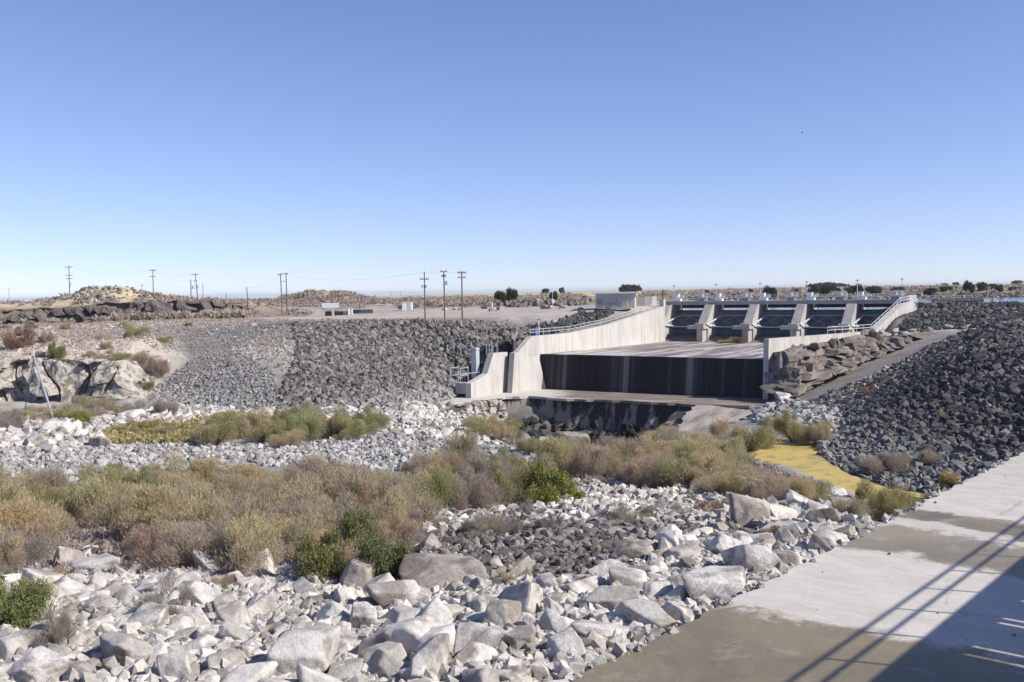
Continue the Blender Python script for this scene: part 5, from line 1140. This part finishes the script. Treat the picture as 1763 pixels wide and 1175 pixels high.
cover('willow_scrub', [(700, 515), (850, 512), (850, 530), (700, 532)], (-45, 0, 270, 340), 110, 1.5, 3.0, 'olive_leaf', 'yellow green willow scrub behind the yard poles')
cover('bank_scrub', [(-30, 540), (430, 540), (430, 556), (0, 562), (-30, 566)], (-160, -55, 215, 262), 420, 1.0, 2.6, 'olive_leaf', 'olive scrub at the foot of the dark rim cliff')
cover('sagebrush', [(485, 505), (650, 505), (650, 525), (485, 525)], (-90, -30, 320, 372), 500, .8, 2.0, 'brown_leaf', 'brown sagebrush on the low hill behind the headgate')
cover('far_scrub', [(1100, 500), (1763, 494), (1763, 513), (1100, 516)], (30, 420, 370, 700), 700, 1.0, 2.4, 'tamarisk_leaf', 'tan scrub on the far side of the reservoir')
cover('far_scrub', [(1100, 496), (1763, 488), (1763, 513), (1100, 516)], (30, 420, 360, 640), 420, 1.2, 3, 'olive_leaf', 'dark scrub on the far side of the reservoir')
cover('dry_grass', [(0, 562), (300, 552), (520, 556), (500, 600), (300, 600), (250, 640), (0, 640)], (-120, -30, 135, 230), 2600, .25, .7, 'tamarisk_leaf', 'dry grass tufts on the left bank', 14, 'grass')
cover('dry_grass', [(300, 548), (520, 552), (900, 552), (860, 562), (520, 562), (310, 556)], (-75, 0, 155, 240), 700, .25, .6, 'tamarisk_leaf', 'dry grass along the crest above the riprap', 14, 'grass')
cover('bed_grass', [(150, 770), (200, 740), (420, 715), (420, 745), (340, 765)], (-58, -22, 84, 120), 1500, .4, .9, 'yellow_leaf', 'yellow grass strip at the left of the river bed', 20, 'grass')
cover('brush_litter', [(-60, 860), (420, 830), (700, 850), (700, 970), (400, 1000), (-60, 1000)], (-45, 2, 30, 72), 2600, .25, .6, 'brown_leaf', 'dry litter and grass under the left foreground shrubs', 18, 'grass')
cover('brush_litter', [(940, 810), (1010, 780), (1260, 780), (1430, 850), (1400, 862), (1000, 835)], (0, 34, 52, 100), 1500, .3, .7, 'brown_leaf', 'dry litter and grass under the shrubs before the pool', 18, 'grass')
# trees
def tree_mesh(seed, n, m, tall=1.0):
    rg = np.random.default_rng(seed); lob = 10; L = rg.normal(size=(lob, 3)); L /= np.linalg.norm(L, axis=1)[:, None]; L *= .62; L[:, 2] = L[:, 2] * .7 * tall + .62 * tall
    k = rg.integers(0, lob, n); q = rg.normal(size=(n, 3)); q /= np.linalg.norm(q, axis=1)[:, None]; q *= rg.random((n, 1)) ** .4
    b_ = L[k] + q * .38; b_[:, 2] = np.maximum(b_[:, 2], .08); d_ = rg.normal(size=(n, 3)); d_ /= np.linalg.norm(d_, axis=1)[:, None]
    V, Fa = blades(b_, d_, .09 + .08 * rg.random(n), .04 + .03 * rg.random(n)); return fast_mesh('crown', V, Fa, m)
TR = [tree_mesh(s_, 3600, 'dark_leaf', t_) for s_, t_ in ((1, 1), (2, .8), (3, 1.3))]
tk = MB().tube([(0, 0, -.1), (.03, 0, .4), (0, .02, .8)], .06, 6, .025).tube([(.02, 0, .35), (.3, .1, .7)], .03, 5, .012).tube([(.02, 0, .4), (-.28, -.1, .75)], .03, 5, .012)
tkm = bpy.data.meshes.new('trunk'); tkm.from_pydata(tk.v, [], tk.f); tkm.materials.append(M['wood'])
def tree(px, Yd, yt, wp, label, group=None, k=0, zb=None):
    x, y, _ = P(px, 510, Yd); z = H(x, y) if zb is None else zb; h = max(.6, P(px, yt, Yd)[2] - z); w_ = wp / F * Yd
    t = thing('tree', label, 'tree', (x, y, z), group); t.rotation_euler = (0, 0, random.uniform(0, 6))
    for nme, me in (('crown', TR[k]), ('trunk', tkm)):
        o = bpy.data.objects.new(nme, me); S.collection.objects.link(o); o.parent = t; o.scale = (w_ / 1.9, w_ / 1.9, h / (1.42 * (1, .8, 1.3)[k]))
tree(878, 285, 494, 30, 'round dark tree standing behind the gravel yard'); tree(862, 280, 501, 24, 'smaller dark tree leaning left of the round one behind the yard', None, 1)
tree(955, 300, 500, 20, 'small dark tree behind the instrument mast')
tree(940, 900, 497, 18, 'left of two blue grey trees on the horizon behind the mast', None, 1); tree(968, 900, 494, 12, 'right of two blue grey trees on the horizon behind the mast')
for i, (px, wp) in enumerate([(1072, 16), (1082, 18), (1092, 16), (1100, 14)]): tree(px, 800, 489 + (i % 2), wp, 'tree in the small grove on the horizon right of the block building', 'trees of the small horizon grove', i % 3)
tree(1324, 370, 491, 28, 'round dark tree on the far shore behind the third gate bay')
for i in range(13): tree(1393 + i * 5.5, 1000, 485 + abs(i - 6) * .7, 13, 'tree in the long grove on the horizon behind the gates', 'trees of the long horizon grove', i % 3)
for i, (px, yt, wp) in enumerate([(1400, 493, 20), (1421, 494, 20), (1436, 494, 18), (1474, 491, 24), (1503, 496, 26), (1545, 497, 22), (1600, 498, 24), (1628, 496, 20), (1642, 496, 18), (1667, 485, 16), (1690, 489, 18), (1707, 491, 24), (1722, 492, 14), (1750, 497, 24), (1790, 494, 30)]):
    tree(px, 385 + 12 * (i % 3), yt - 3, wp * 1.3, 'dark tree in the row along the far reservoir shore', 'trees along the far reservoir shore', i % 3)
for px, Yd, yt, wp, lb in [(1625, 1200, 488, 18, 'flat pale blue tree group on the horizon at right, left one'), (1645, 1200, 486, 12, 'pale blue tree on the horizon, right of the flat group'), (1752, 1100, 483, 24, 'dark tree clump on the horizon at the right picture edge')]: tree(px, Yd, yt, wp, lb, None, 1)
# tiny bird high in the sky
q = P(1381, 229, 90); mb = MB(); mb.tube([Vector(q) + Vector((-.09, 0, 0)), Vector(q), Vector(q) + Vector((.09, 0, .01))], .02, 6, .012); q = Vector(q)
mb.prism([q + Vector((-.04, 0, 0)), q + Vector((.05, 0, 0)), q + Vector((.02, .16, .06)), q + Vector((-.05, .14, .06))], (0, 0, .01)).prism([q + Vector((-.04, 0, 0)), q + Vector((.05, 0, 0)), q + Vector((.02, -.16, .06)), q + Vector((-.05, -.14, .06))], (0, 0, .01))
tag(centred(mb.build('bird', 'black')), 'tiny dark bird flying high above the gates', 'bird')

# blocks on the brown outcrop
p = scatter([(1350, 610), (1400, 598), (1500, 580), (1590, 576), (1500, 612), (1440, 642), (1370, 678), (1345, 680)], 260, (34, 70, 112, 158)); s_ = sizes(len(p), .3, 1.3, 2.0); p[:, 1] -= .6; p[:, 2] += s_ * .2
merge_rocks('rocks', p, s_, 'outcrop', 'brown blocks broken off the outcrop', 'rocks', True)
# ------------------------------------------------------------------ air
hz = MB().box((0, 0, -8.5), (26000, 22000, 49)).build('haze', 'white'); m = bpy.data.materials.new('thin_haze'); m.use_nodes = True; nt = m.node_tree; nt.nodes.remove(nt.nodes['Principled BSDF'])
pv = N(nt, 'VolumePrincipled'); pv.inputs['Color'].default_value = (.80, .88, 1, 1); pv.inputs['Density'].default_value = .00009; pv.inputs['Anisotropy'].default_value = .2
nt.links.new(pv.outputs[0], nt.nodes['Material Output'].inputs['Volume']); hz.data.materials.clear(); hz.data.materials.append(m); tag(hz, 'thin pale haze over the plain', 'haze', None, 'stuff')

# debris on the apron
dc = []
while len(dc) < 90:
    a_ = RNG.uniform(2, 60); n_ = RNG.uniform(-14, 8); q = BA * a_ + BN * n_; k = (q - e0).dot(BN)
    if k > .2: dc.append((q.x, q.y, -7.99))
dc = np.array(dc); merge_rocks('debris', dc, sizes(90, .015, .06, 3), 'rubble_d', 'small dirt clods and stones littering the concrete apron', 'debris')
# weeds and small stones along the apron edge
ec = np.array([tuple(e0 + BA * RNG.uniform(-6, 46) + BN * RNG.uniform(-.25, .12)) for _ in range(420)]); ec[:, 2] = -8.0 - .1 * RNG.random(420)
merge_rocks('edge_stones', ec, sizes(420, .02, .16, 2.5), 'rubble_g', 'small stones and crumbled concrete along the apron edge', 'stones')

p = scatter([(0, 566), (300, 553), (330, 575), (300, 620), (262, 670), (250, 645), (0, 645)], 3200, (-120, -40, 135, 230)); s_ = sizes(len(p), .04, .3, 3.5)
merge_rocks('loose_stones', p, s_, 'rubble_w', 'small pale stones strewn over the dry upper left bank', 'stones')

M['pit_shade_rock'] = rock_mat('shade_black_rock', [(0, (.012, .011, .010)), (.7, (.03, .027, .024)), (1, (.07, .06, .052))], True, None, 4)  # near-black colour paints the shade of the plunge hole into its rocks
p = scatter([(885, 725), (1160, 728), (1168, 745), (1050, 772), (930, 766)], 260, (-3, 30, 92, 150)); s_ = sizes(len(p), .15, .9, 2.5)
merge_rocks('rubble', p, s_, 'pit_shade_rock', 'dark fallen rock lying in the plunge hole', 'rubble')
